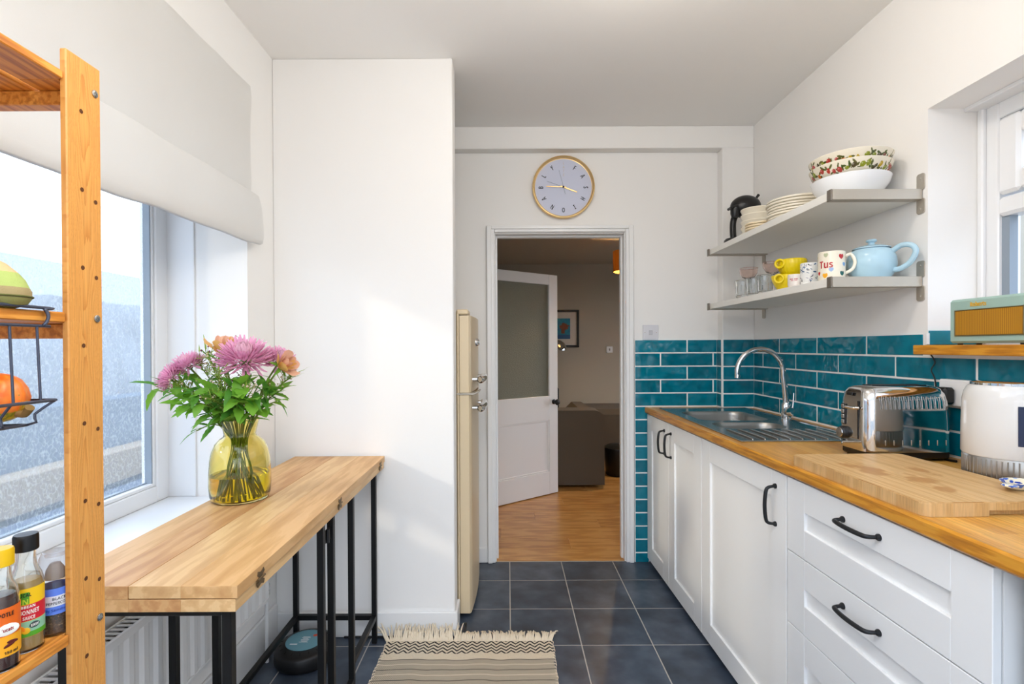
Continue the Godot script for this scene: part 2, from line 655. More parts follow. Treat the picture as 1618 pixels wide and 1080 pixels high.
func build_shell() -> void:
	var wp: Material = mats.wall_paint
	# left wall with the window opening
	var b := MB.new()
	b.span(-1.47, XL, -0.1, 0.711, ZB - 0.12, REAR)
	b.span(-1.47, XL, 2.09, CEIL, ZB - 0.12, REAR)
	b.span(-1.47, XL, 0.711, 2.09, ZB - 0.12, -2.106)
	b.span(-1.47, XL, 0.711, 2.09, -0.25, REAR)
	struct("wall_left", b, wp)
	# right wall with the window opening
	b = MB.new()
	b.span(XR, 1.80, -0.1, 1.288, ZB - 0.12, REAR)
	b.span(XR, 1.80, 2.148, CEIL, ZB - 0.12, REAR)
	b.span(XR, 1.80, 1.288, 2.148, ZB - 0.12, -1.80)
	b.span(XR, 1.80, 1.288, 2.148, -0.55, REAR)
	struct("wall_right", b, wp)
	# end wall with the doorway
	b = MB.new()
	b.span(-1.07, -0.10, 0.0, CEIL, ZB - 0.12, ZB)
	b.span(0.73, 1.475, 0.0, CEIL, ZB - 0.12, ZB)
	b.span(-0.10, 0.73, 2.03, CEIL, ZB - 0.12, ZB)
	struct("wall_end", b, wp)
	b = MB.new()
	b.span(-1.07, 1.475, 2.504, CEIL, ZB, -3.066, 0.004)
	struct("wall_beam", b, wp)
	b = MB.new()
	b.span(1.284, 1.475, 0.0, 2.504, ZB, -3.066, 0.004)
	struct("wall_column", b, wp)
	# short return wall beside the fridge
	b = MB.new()
	b.span(XL, -0.25, 0.0, CEIL, -2.455, -2.34, 0.004)
	struct("wall_pier", b, wp)
	# wall behind the camera, open for added garden doors that let in fill daylight
	b = MB.new()
	b.span(-1.47, -0.95, -0.1, CEIL, REAR, REAR + 0.3)
	b.span(1.35, 1.80, -0.1, CEIL, REAR, REAR + 0.3)
	b.span(-0.95, 1.35, 2.15, CEIL, REAR, REAR + 0.3)
	struct("wall_rear", b, wp)
	b = MB.new()
	# with an added roof window behind the camera for fill daylight
	b.span(-1.47, 1.80, CEIL, CEIL + 0.25, ZB - 0.12, -0.30)
	b.span(-1.47, 1.80, CEIL, CEIL + 0.25, 1.62, REAR + 0.3)
	b.span(-1.47, -1.0, CEIL, CEIL + 0.25, -0.30, 1.62)
	b.span(1.40, 1.80, CEIL, CEIL + 0.25, -0.30, 1.62)
	struct("ceiling", b, mats.ceiling_paint)
	var rw := structure_group("added_window_4")
	b = MB.new()
	b.span(-1.05, -0.97, CEIL + 0.25, CEIL + 0.31, -0.35, 1.67, 0.004)
	b.span(1.37, 1.45, CEIL + 0.25, CEIL + 0.31, -0.35, 1.67, 0.004)
	b.span(-0.97, 1.37, CEIL + 0.25, CEIL + 0.31, -0.35, -0.27, 0.004)
	b.span(-0.97, 1.37, CEIL + 0.25, CEIL + 0.31, 1.59, 1.67, 0.004)
	obj("frame", b, mats.upvc, rw)
	b = MB.new()
	b.quad(Vector3(-1.0, CEIL + 0.28, -0.30), Vector3(1.4, CEIL + 0.28, -0.30), Vector3(1.4, CEIL + 0.28, 1.62), Vector3(-1.0, CEIL + 0.28, 1.62))
	obj("pane", b, mats.clear_pane, rw)
	# skirting boards
	var sk: Material = mats.white_gloss
	b = MB.new()
	b.span(XL, -0.238, 0.0, 0.112, -2.34, -2.326, 0.003)
	b.span(-0.25, -0.238, 0.0, 0.112, -2.455, -2.34, 0.003)
	struct("baseboard_pier", b, sk)
	b = MB.new()
	b.span(XL, XL + 0.015, 0.0, 0.16, -2.326, REAR, 0.004)
	struct("baseboard_left", b, sk)
	b = MB.new()
	b.span(-0.24, -0.132, 0.0, 0.09, ZB, ZB + 0.014, 0.003)
	struct("baseboard_end", b, sk)

func build_floor() -> void:
	var b := MB.new()
	b.span(-1.47, 1.80, -0.1, -0.0012, ZB - 0.01, REAR + 0.3)
	var fl := struct("floor", b, mats.floor_grout)
	var p := 0.316
	var g := 0.0048
	var cut := {}
	for i in range(-4, 6):
		for j in range(0, 12):
			var x0 := maxf(0.004 + p * i + g / 2, XL)
			var x1 := minf(0.004 + p * (i + 1) - g / 2, XR)
			var z0 := maxf(-3.206 + p * j + g / 2, ZB)
			var z1 := -3.206 + p * (j + 1) - g / 2
			if x1 - x0 < 0.02:
				continue
			var key := "%.3f_%.3f" % [x1 - x0, z1 - z0]
			if not cut.has(key):
				var q := MB.new()
				q.box(Vector3.ZERO, Vector3(x1 - x0, 0.008, z1 - z0), 0.0012)
				cut[key] = q.mesh()
			obj("floor_tile", cut[key], mats["floor_tile_%d" % ((i * 5 + j * 7 + 40) % 3)], fl, Vector3((x0 + x1) / 2, -0.004, (z0 + z1) / 2))

# glazed tiles: parts of the walls they are laid on
var tile_shapes := {}

func tile(parent: Node3D, c: Vector3, w: float, h: float, turn: float, seed_: int) -> void:
	if w < 0.006 or h < 0.006:
		return
	var key := "%.3f_%.3f" % [w, h]
	if not tile_shapes.has(key):
		var q := MB.new()
		q.box(Vector3.ZERO, Vector3(w, h, 0.010), 0.0018)
		tile_shapes[key] = q.mesh()
	var o := obj("wall_tile", tile_shapes[key], mats["wall_tile_%d" % (absi(seed_ * 31 + int(c.z * 100)) % 3)], parent, c)
	o.rotation = Vector3(rng.randf_range(-0.006, 0.006), turn + rng.randf_range(-0.004, 0.004), 0)

func build_wall_tiles() -> void:
	var top := 1.358
	var rp := 0.0815
	var g := 0.0075
	var h := rp - g
	# end wall: full rows above the worktop, a narrow strip down to the floor beside the door
	var end_wall := get_node("wall_end") as Node3D
	var back := MB.new()
	back.span(0.7725, 1.284, 0.945, top, ZB, ZB + 0.0095)
	back.span(0.7725, 0.86, 0.0, 0.945, ZB, ZB + 0.0095)
	obj("grout_bed", back, mats.grout, end_wall)
	for row in 17:
		var y := top - rp * row - h / 2
		var hh := h
		if y - h / 2 < 0.0:
			hh = maxf(y + h / 2, 0.0)
			y = hh / 2
		var edges := [0.7725, 1.094, 1.284] if row % 2 == 0 else [0.7725, 0.931, 1.2525, 1.284]
		if row >= 5:
			edges = [0.7725, 0.86]
		for k in edges.size() - 1:
			tile(end_wall, Vector3((edges[k] + edges[k + 1]) / 2, y, ZB + 0.0065), edges[k + 1] - edges[k] - g, hh, 0.0, row * 7 + k)
	# boxed column in the corner: its side and its face
	var col := get_node("wall_column") as Node3D
	back = MB.new()
	back.span(1.2745, 1.284, 0.945, top, ZB + 0.0095, -3.066)
	back.span(1.2745, XR, 0.945, top, -3.066, -3.0565)
	obj("grout_bed", back, mats.grout, col)
	for row in 5:
		var y := top - rp * row - h / 2
		tile(col, Vector3(1.2775, y, -3.0945), 0.058, h, PI / 2, row)
		tile(col, Vector3(1.3775, y, -3.0595), 0.186, h, 0.0, row + 3)
	# right wall, running on under the window
	var right := get_node("wall_right") as Node3D
	back = MB.new()
	back.span(XR - 0.0095, XR, 0.945, top, -3.0565, -1.80)
	back.span(XR - 0.0095, XR, 0.945, 1.29, -1.80, -0.3)
	obj("grout_bed", back, mats.grout, right)
	for row in 5:
		var y := top - rp * row - h / 2
		var z := -3.054
		var next := -2.765 if row % 2 == 0 else -2.944
		while z < -0.4:
			var z1 := next
			if z < -1.805 and z1 > -1.805 and row == 0:
				z1 = -1.805
			var hh := h
			var yy := y
			if row == 0 and z > -1.81:
				hh = 1.29 - (y - h / 2)
				yy = y - h / 2 + hh / 2
			tile(right, Vector3(XR - 0.0065, yy, (z + z1) / 2), z1 - z - g, hh, -PI / 2, row * 3 + int(z * 10))
			z = z1
			if z1 == next:
				next += 0.336
	# tile on the window reveal above the sill board
	back = MB.new()
	back.span(XR + 0.002, 1.652, 1.322, 1.371, -1.80, -1.7945, 0.001)
	obj("wall_tile", back, mats.wall_tile_1, right)
	back = MB.new()
	back.span(XR - 0.010, XR + 0.001, 1.322, 1.362, -1.806, -1.792, 0.001)
	obj("tile_trim", back, mats.upvc, right)

func build_windows() -> void:
	var u: Material = mats.upvc
	# left window: one wide frosted pane
	var w := structure_group("window_1")
	var b := MB.new()
	for s in [[-2.106, -2.03, 0.711, 2.09], [-0.326, -0.25, 0.711, 2.09]]:
		b.span(-1.46, -1.395, s[2], s[3], s[0], s[1], 0.004)
	b.span(-1.46, -1.395, 0.711, 0.775, -2.03, -0.326, 0.004)
	b.span(-1.46, -1.395, 2.015, 2.09, -2.03, -0.326, 0.004)
	obj("frame", b, u, w)
	b = MB.new()
	b.span(-1.43, -1.402, 0.775, 2.015, -2.03, -2.016, 0.003)
	b.span(-1.43, -1.402, 0.775, 2.015, -0.34, -0.326, 0.003)
	b.span(-1.43, -1.402, 0.775, 0.789, -2.016, -0.34, 0.003)
	b.span(-1.43, -1.402, 2.001, 2.015, -2.016, -0.34, 0.003)
	obj("glazing_bead", b, u, w)
	b = MB.new()
	b.span(-1.432, -1.405, 0.789, 2.001, -2.016, -2.010)
	b.span(-1.432, -1.424, 0.789, 0.793, -2.010, -0.34)
	obj("gasket", b, mats.gasket, w)
	var rows := []
	for i in 2:
		rows.append([Vector3(-1.43, 0.785 + i * 1.22, -0.335), Vector3(-1.43, 0.785 + i * 1.22, -2.018)])
	b = MB.new()
	b.grid(rows)
	obj("pane", b, mats.frosted_glass, w)
	b = MB.new()
	b.span(-1.40, XL + 0.02, 0.693, 0.713, -2.104, -0.252, 0.005)
	struct("trim_sill", b, u)
	b = MB.new()
	b.span(-1.40, -1.285, 0.713, 2.09, -2.106, -2.098, 0.002)
	struct("trim_reveal", b, u)

	# right window: top-hung sash over a fixed light
	w = structure_group("window_2")
	b = MB.new()
	b.span(1.66, 1.73, 1.288, 2.148, -1.80, -1.735, 0.004)
	b.span(1.66, 1.73, 1.288, 2.148, -0.615, -0.55, 0.004)
	b.span(1.66, 1.73, 2.083, 2.148, -1.735, -0.615, 0.004)
	b.span(1.66, 1.73, 1.288, 1.385, -1.735, -0.615, 0.004)
	b.span(1.655, 1.73, 1.752, 1.815, -1.735, -0.615, 0.010)
	b.span(1.645, 1.662, 1.322, 2.148, -1.80, -1.778, 0.004)
	obj("frame", b, u, w)
	b = MB.new()
	b.span(1.648, 1.71, 1.822, 2.078, -1.728, -1.655, 0.010)
	b.span(1.648, 1.71, 1.822, 2.078, -0.70, -0.622, 0.010)
	b.span(1.648, 1.71, 2.005, 2.078, -1.655, -0.70, 0.010)
	b.span(1.648, 1.71, 1.822, 1.895, -1.655, -0.70, 0.010)
	obj("opening_sash", b, u, w)
	b = MB.new()
	b.span(1.672, 1.70, 1.385, 1.752, -1.735, -1.708)
	b.span(1.695, 1.70, 1.895, 2.005, -1.655, -1.645)
	obj("gasket", b, mats.gasket, w)
	b = MB.new()
	b.quad(Vector3(1.70, 1.38, -0.61), Vector3(1.70, 1.38, -1.74), Vector3(1.70, 1.76, -1.74), Vector3(1.70, 1.76, -0.61))
	obj("pane", b, mats.clear_pane, w)
	b = MB.new()
	b.quad(Vector3(1.69, 1.89, -0.69), Vector3(1.69, 1.89, -1.66), Vector3(1.69, 2.01, -1.66), Vector3(1.69, 2.01, -0.69))
	obj("pane", b, mats.clear_pane, w)
	# a stepped plaster line in the head of the reveal
	b = MB.new()
	b.span(1.60, 1.66, 2.135, 2.149, -1.80, -0.55, 0.002)
	struct("trim_head", b, u)

	# unseen garden doors added behind the camera for fill daylight
	w = structure_group("door_1")
	b = MB.new()
	for x in [-0.95, 0.15, 1.27]:
		b.span(x, x + 0.08 + (0.04 if x == 0.15 else 0.0), 0.0, 2.15, REAR + 0.1, REAR + 0.17, 0.004)
	b.span(-0.95, 1.35, 2.07, 2.15, REAR + 0.1, REAR + 0.17, 0.004)
	b.span(-0.95, 1.35, 0.0, 0.10, REAR + 0.1, REAR + 0.17, 0.004)
	obj("frame", b, u, w)
	for x in [-0.87, 0.27]:
		b = MB.new()
		b.quad(Vector3(x, 0.1, REAR + 0.13), Vector3(x + 1.0, 0.1, REAR + 0.13), Vector3(x + 1.0, 2.07, REAR + 0.13), Vector3(x, 2.07, REAR + 0.13))
		obj("pane", b, mats.clear_pane, w)

func build_doorway() -> void:
	var w := structure_group("trim_doorway")
	var m: Material = mats.white_gloss
	var b := MB.new()
	b.span(-0.132, -0.082, 0.0, 2.061, ZB, ZB + 0.018, 0.004)
	b.span(-0.128, -0.10, 0.0, 2.057, ZB + 0.018, ZB + 0.026, 0.003)
	obj("architrave", b, m, w)
	b = MB.new()
	b.span(0.718, 0.7685, 0.0, 2.061, ZB, ZB + 0.018, 0.004)
	b.span(0.737, 0.765, 0.0, 2.057, ZB + 0.018, ZB + 0.026, 0.003)
	obj("architrave", b, m, w)
	b = MB.new()
	b.span(-0.082, 0.718, 2.019, 2.061, ZB, ZB + 0.018, 0.004)
	b.span(-0.10, 0.737, 2.037, 2.059, ZB + 0.018, ZB + 0.026, 0.003)
	obj("architrave", b, m, w)
	b = MB.new()
	b.span(-0.10, -0.077, 0.0, 2.03, ZB - 0.13, ZB, 0.002)
	b.span(0.712, 0.73, 0.0, 2.03, ZB - 0.13, ZB, 0.002)
	b.span(-0.077, 0.712, 2.012, 2.03, ZB - 0.13, ZB, 0.002)
	b.span(-0.077, -0.066, 0.0, 2.012, ZB - 0.09, ZB - 0.05, 0.002)
	b.span(0.701, 0.712, 0.0, 2.012, ZB - 0.09, ZB - 0.05, 0.002)
	b.span(-0.066, 0.701, 2.0, 2.012, ZB - 0.09, ZB - 0.05, 0.002)
	obj("lining", b, m, w)

func build_outside() -> void:
	var b := MB.new()
	b.span(-30, 30, -0.4, -0.12, -30, 30)
	struct("ground", b, mat("garden_paving", Color(0.52, 0.52, 0.51), 0.9))
	# rough stone garden wall with an uneven top
	b = MB.new()
	var f := noise(2.6, 55, 4)
	var front := []
	for i in 15:
		var row := []
		for j in 121:
			var z := lerpf(-9.0, 3.5, j / 120.0)
			var top := 1.80 + f.get_noise_2d(z, 0.0) * 0.03
			row.append(Vector3(-4.15 + f.get_noise_2d(z * 2.0, i * 0.5) * 0.06, lerpf(-0.12, top, i / 14.0), z))
		front.append(row)
	b.grid(front, false, true)
	var back := []
	for i in 2:
		var row := []
		for j in 121:
			var p: Vector3 = front[14 if i == 0 else 0][j]
			row.append(Vector3(-4.5, p.y, p.z))
		back.append(row)
	b.grid([front[14], back[0]], false, true)
	b.grid(back, false, true)
	struct("wall_garden", b, mat("garden_render", Color(0.65, 0.675, 0.70), 0.9))
	b = MB.new()
	b.span(-9.4, -9.0, -0.12, 3.05, -16, 6)
	struct("wall_tone_far", b, mat("tone_far_render", Color(0.77, 0.79, 0.81), 0.95))  # placed to grade the brightness seen through the frosted pane
	b = MB.new()
	b.span(-3.95, -3.78, -0.12, 0.86, -8.5, 3.0, 0.02)
	struct("wall_low", b, mat("low_wall_render", Color(0.47, 0.52, 0.57), 0.9))
	tag(obj_at("timber_sleeper", [[-3.72, -3.52, 0.12, 0.40, -8.0, 2.0]], mat("sleeper_wood", Color(0.68, 0.60, 0.50), 0.9)), "pale timber edging seen blurred through the frosted window", "timber")
	tag(obj_at("planter_trough", [[-3.3, -2.9, -0.12, 0.16, -8.0, 2.0]], mat("trough_slate", Color(0.30, 0.35, 0.42), 0.8)), "dark slate trough seen blurred low through the frosted window", "planter")
	b = MB.new()
	b.span(-1.62, -1.462, 0.69, 0.73, -2.12, -0.24, 0.004)
	struct("trim_outer_sill", b, mat("outer_sill", Color(0.55, 0.60, 0.62), 0.6))
	b = MB.new()
	b.span(3.75, 3.95, -0.12, 2.6, -2.6, 3.0)
	struct("wall_neighbour", b, mat("neighbour_render", Color(0.84, 0.85, 0.85), 0.95))

func obj_at(called: String, boxes: Array, m: Material, bevel := 0.01) -> MeshInstance3D:
	var b := MB.new()
	for s in boxes:
		b.span(s[0], s[1], s[2], s[3], s[4], s[5], bevel)
	return obj(called, b, m)

func build_living_room() -> void:
	var lp: Material = mats.living_paint
	var z0 := ZB - 0.12
	var b := MB.new()
	b.span(-0.5, 3.4, -0.1, -0.006, -7.2, ZB - 0.01)
	var fl := struct("floor", b, mat("floor_gap", Color(0.25, 0.15, 0.07), 0.8))
	# boards laid across the view
	var k := 0
	var z := ZB - 0.012
	while z > -7.0:
		var w := 0.19
		var x := -0.32 - fmod(k * 0.47, 1.2)
		while x < 3.2:
			var xa := maxf(x, -0.32)
			var xb := minf(x + 1.2, 3.2)
			if xb - xa > 0.02:
				var q := MB.new()
				q.span(xa + 0.0006, xb - 0.0006, -0.008, 0.001, maxf(z - w, -7.0) + 0.0006, z - 0.0006, 0.0008)
				obj("floorboard", q, mats["living_floor_%d" % ((k + int(x * 3)) & 1)], fl)
			x += 1.2
		z -= w
		k += 1
	b = MB.new()
	b.span(-0.5, 3.4, 0.0, 2.45, -7.2, -7.0)
	struct("wall_living_end", b, lp)
	b = MB.new()
	b.span(-0.5, -0.33, 0.0, 2.45, -7.0, z0)
	struct("wall_living_left", b, lp)
	b = MB.new()
	b.span(3.2, 3.4, 0.0, 0.5, -7.0, z0)
	b.span(3.2, 3.4, 2.2, 2.45, -7.0, z0)
	b.span(3.2, 3.4, 0.5, 2.2, -3.9, z0)
	b.span(3.2, 3.4, 0.5, 2.2, -7.0, -6.3)
	struct("wall_living_right", b, lp)
	b = MB.new()
	b.span(1.80, 3.4, 0.0, 2.45, z0, z0 + 0.15)
	struct("wall_living_near", b, lp)
	b = MB.new()
	b.span(-0.5, 3.4, 2.45, 2.70, -7.2, z0)
	struct("ceiling", b, lp)
	var w3 := structure_group("added_window_3")  # added window out of view, brightening the living room
	b = MB.new()
	b.span(3.28, 3.34, 0.5, 2.2, -6.3, -6.23, 0.004)
	b.span(3.28, 3.34, 0.5, 2.2, -3.97, -3.9, 0.004)
	b.span(3.28, 3.34, 0.5, 0.57, -6.23, -3.97, 0.004)
	b.span(3.28, 3.34, 2.13, 2.2, -6.23, -3.97, 0.004)
	obj("frame", b, mats.upvc, w3)
	b = MB.new()
	b.quad(Vector3(3.31, 0.56, -3.96), Vector3(3.31, 0.56, -6.24), Vector3(3.31, 2.14, -6.24), Vector3(3.31, 2.14, -3.96))
	obj("pane", b, mats.clear_pane, w3)

	# part-glazed door standing open inside
	var d := thing("panel_door", "white half-glazed panel door standing ajar beyond the kitchen doorway", "door", Vector3(-0.19, 0.008, -4.167), atan2(0.473, 0.62))
	var wm: Material = mats.white_gloss
	b = MB.new()
	b.span(0.0, 0.10, 0.0, 1.955, -0.02, 0.02, 0.002)
	obj("stile", b, wm, d)
	b = MB.new()
	b.span(0.685, 0.785, 0.0, 1.955, -0.02, 0.02, 0.002)
	obj("stile", b, wm, d)
	b = MB.new()
	b.span(0.1, 0.685, 1.865, 1.955, -0.02, 0.02, 0.002)
	obj("top_rail", b, wm, d)
	b = MB.new()
	b.span(0.1, 0.685, 0.66, 0.875, -0.02, 0.02, 0.002)
	obj("lock_rail", b, wm, d)
	b = MB.new()
	b.span(0.1, 0.685, 0.0, 0.20, -0.02, 0.02, 0.002)
	obj("bottom_rail", b, wm, d)
	b = MB.new()
	b.span(0.1, 0.685, 0.20, 0.66, -0.008, 0.008, 0.002)
	b.span(0.1, 0.115, 0.20, 0.66, 0.008, 0.016, 0.004)
	b.span(0.67, 0.685, 0.20, 0.66, 0.008, 0.016, 0.004)
	b.span(0.115, 0.67, 0.645, 0.66, 0.008, 0.016, 0.004)
	b.span(0.115, 0.67, 0.20, 0.215, 0.008, 0.016, 0.004)
	obj("lower_panel", b, wm, d)
	b = MB.new()
	b.span(0.1, 0.685, 0.875, 1.865, -0.003, 0.003)
	obj("glass_pane", b, mats.door_glass, d)
	b = MB.new()
	var kn := [Vector2(0.0, 0.0), Vector2(0.022, 0.0), Vector2(0.022, 0.006), Vector2(0.009, 0.01), Vector2(0.009, 0.03), Vector2(0.022, 0.036), Vector2(0.028, 0.05), Vector2(0.02, 0.062), Vector2(0.0, 0.066)]
	b.xf = Transform3D(Basis(Vector3.RIGHT, PI / 2), Vector3(0.735, 0.82, 0.02))
	b.lathe(kn, 20)
	obj("door_knob", b, mats.dark_iron, d)

	# sofa
	var s := thing("sofa", "dark grey-brown fabric sofa with a boxy arm behind the open door", "sofa", Vector3(0.42, 0, -5.05))
	var sm: Material = mats.sofa_cloth
	b = MB.new()
	b.xf = Transform3D(Basis.IDENTITY, Vector3(0, 0, 0.02))
	b.prism(round_profile(-0.46, 0.475, 0.03, 0.725, 0.09), 0.0, 0.26, true)
	obj("arm", b, sm, s)
	b = MB.new()
	b.span(-0.46, 0.45, 0.05, 0.40, -0.80, 0.02, 0.03)
	obj("seat_base", b, sm, s)
	b = MB.new()
	b.span(-0.44, 0.30, 0.40, 0.55, -0.78, 0.0, 0.05)
	obj("seat_cushion", b, sm, s)
	b = MB.new()
	b.span(0.22, 0.47, 0.30, 0.70, -0.80, 0.02, 0.07)
	obj("back_cushion", b, sm, s)
	var c := thing("ottoman", "low grey-brown padded footstool end behind the sofa arm", "footstool", Vector3(1.18, 0, -6.22))
	b = MB.new()
	b.box(Vector3(0, 0.33, 0), Vector3(0.75, 0.54, 0.7), 0.06)
	obj("cushion", b, sm, c)
	for x in [-0.3, 0.3]:
		for zz in [-0.28, 0.28]:
			b = MB.new()
			b.span(x - 0.02, x + 0.02, 0.0, 0.07, zz - 0.02, zz + 0.02, 0.003)
			obj("foot", b, mats.black_plastic, c)
	c = thing("armchair", "dark teal-grey chair back showing above the sofa by the door edge", "chair", Vector3(0.50, 0, -6.55))
	var cm := mat("chair_cloth", Color(0.13, 0.15, 0.155), 0.9)
	b = MB.new()
	b.box(Vector3(0, 0.52, -0.05), Vector3(0.30, 0.62, 0.12), 0.05)
	obj("backrest", b, cm, c)
	b = MB.new()
	b.box(Vector3(0, 0.28, 0.15), Vector3(0.5, 0.24, 0.5), 0.05)
	obj("seat", b, cm, c)
	for x in [-0.2, 0.2]:
		for zz in [-0.05, 0.35]:
			b = MB.new()
			b.span(x - 0.02, x + 0.02, 0.0, 0.17, zz - 0.02, zz + 0.02, 0.003)
			obj("leg", b, mats.black_plastic, c)
	# bin
	c = thing("waste_bin", "round black bin on the wood floor right of the sofa arm", "bin", Vector3(1.13, 0, -5.28))
	b = MB.new()
	b.lathe([Vector2(0.0, 0.0), Vector2(0.12, 0.0), Vector2(0.128, 0.01), Vector2(0.145, 0.27), Vector2(0.139, 0.27), Vector2(0.12, 0.02), Vector2(0.0, 0.015)], 28)
	obj("body", b, mats.black_plastic, c)
	b = MB.new()
	b.lathe([Vector2(0.13, 0.265), Vector2(0.15, 0.265), Vector2(0.15, 0.285), Vector2(0.10, 0.31), Vector2(0.0, 0.318)], 28)
	obj("lid", b, mats.black_plastic, c)
	# picture on the end wall
	c = thing("framed_picture", "black framed picture with a turquoise and brown print on the far wall", "picture", Vector3(0.727, 1.567, -6.985))
	b = MB.new()
	b.span(-0.24, 0.24, 0.225, 0.255, -0.013, 0.013, 0.003)
	b.span(-0.24, 0.24, -0.255, -0.225, -0.013, 0.013, 0.003)
	b.span(-0.24, -0.21, -0.225, 0.225, -0.013, 0.013, 0.003)
	b.span(0.21, 0.24, -0.225, 0.225, -0.013, 0.013, 0.003)
	obj("frame", b, mats.black_plastic, c)
	b = MB.new()
	b.span(-0.21, 0.21, -0.225, 0.225, -0.008, -0.002)
	obj("mount", b, mat("mount_card", Color(0.82, 0.79, 0.74), 0.9), c)
	b = MB.new()
	b.quad(Vector3(-0.12, -0.14, 0.0), Vector3(0.12, -0.14, 0.0), Vector3(0.12, 0.14, 0.0), Vector3(-0.12, 0.14, 0.0), [Vector2(0, 1), Vector2(1, 1), Vector2(1, 0), Vector2(0, 0)])
	var im := Image.create(96, 112, false, Image.FORMAT_RGB8)
	var bn := noise(0.05, 5, 3)
	for y in 112:
		for x in 96:
			var col := Color(0.12, 0.55, 0.62).lerp(Color(0.18, 0.42, 0.60), clampf(bn.get_noise_2d(x, y) + 0.3, 0, 1))
			if y > 88:
				col = Color(0.16, 0.36, 0.52)
			if Vector2((x - 62) / 24.0, (y - 44) / 18.0).length() + bn.get_noise_2d(x * 2, y * 2) * 0.5 < 1.0 or (absf(x - 56) < 10 and y > 48 and y < 82):
				col = Color(0.50, 0.29, 0.18)
			im.set_pixel(x, y, col)
	var pm := mat("print", Color.WHITE, 0.6)
	pm.albedo_texture = ImageTexture.create_from_image(im)
	obj("print", b, pm, c)
	# wall switch
	c = thing("light_switch", "small white light switch on the far living room wall", "switch", Vector3(1.385, 1.28, -6.996))
	b = MB.new()
	b.box(Vector3.ZERO, Vector3(0.086, 0.086, 0.008), 0.003)
	obj("plate", b, mats.white_gloss, c)
	b = MB.new()
	b.box(Vector3(0, 0, 0.005), Vector3(0.016, 0.03, 0.01), 0.003)
	obj("rocker", b, mat("rocker_grey", Color(0.55, 0.53, 0.5), 0.5), c)
	# chrome floor lamp, mostly behind the door
	c = thing("floor_lamp", "chrome dome floor lamp half hidden by the open door edge", "lamp", Vector3(0.36, 0, -6.0))
	b = MB.new()
	b.lathe([Vector2(0.0, 0.0), Vector2(0.14, 0.0), Vector2(0.14, 0.02), Vector2(0.02, 0.03), Vector2(0.0, 0.03)], 28)
	obj("base", b, mats.chrome, c)
	b = MB.new()
	b.tube(curve([Vector3(0, 0.02, 0), Vector3(0, 1.2, 0), Vector3(0.03, 1.42, 0), Vector3(0.12, 1.5, 0), Vector3(0.2, 1.45, 0), Vector3(0.21, 1.40, 0)]), 0.009, 10)
	obj("pole", b, mats.chrome, c)
	b = MB.new()
	b.lathe([Vector2(0.118, 0.0), Vector2(0.112, 0.04), Vector2(0.09, 0.085), Vector2(0.05, 0.115), Vector2(0.0, 0.125)], 28, Vector3(0.21, 1.28, 0))
	obj("shade", b, mats.chrome, c)
	# lit amber pendant
	c = thing("pendant_lamp", "lit amber drum pendant lamp hanging near the right door jamb", "lamp", Vector3(1.18, 2.05, -5.0))
	var am := mat("amber_shade", Color(0.62, 0.42, 0.08), 0.8)
	am.backlight_enabled = true
	am.backlight = Color(0.36, 0.25, 0.06)
	b = MB.new()
	b.lathe([Vector2(0.150, 0.0), Vector2(0.15, 0.20), Vector2(0.147, 0.20), Vector2(0.147, 0.0), Vector2(0.150, 0.0)], 36)
	obj("shade", b, am, c)
	b = MB.new()
	for k2 in 18:
		var a := TAU * k2 / 18
		b.tube([Vector3(cos(a) * 0.151, 0.0, sin(a) * 0.151), Vector3(cos(a) * 0.151, 0.2, sin(a) * 0.151)], 0.0015, 5)
	obj("shade_ribs", b, am, c)
	b = MB.new()
	b.tube([Vector3(0, 0.12, 0), Vector3(0, 0.4, 0)], 0.003, 6)
	obj("flex", b, mats.black_plastic, c)
	b = MB.new()
	b.ball(Vector3(0, 0.09, 0), Vector3(0.035, 0.04, 0.035))
	var bm := mat("bulb_glow", Color(1, 0.9, 0.7), 0.5)
	bm.emission_enabled = true
	bm.emission = Color(1.0, 0.78, 0.42)
	bm.emission_energy_multiplier = 4.0
	obj("bulb", b, bm, c)
	var l := OmniLight3D.new()
	l.name = "pendant_light"
	l.light_color = Color(1.0, 0.86, 0.64)
	l.light_energy = 0.62
	l.light_size = 0.03
	l.omni_range = 12.0
	l.omni_attenuation = 2.0
	l.shadow_enabled = true
	l.position = Vector3(0, 0.09, 0)
	c.add_child(l)

func round_profile(x0: float, x1: float, y0: float, y1: float, r: float) -> PackedVector2Array:
	var p := PackedVector2Array([Vector2(x0, y0), Vector2(x1, y0)])
	for i in 7:
		var a := PI / 2 * i / 6
		p.append(Vector2(x1 - r + cos(a) * r, y1 - r + sin(a) * r))
	for i in 7:
		var a := PI / 2 + PI / 2 * i / 6
		p.append(Vector2(x0 + r + cos(a) * r, y1 - r + sin(a) * r))
	return p

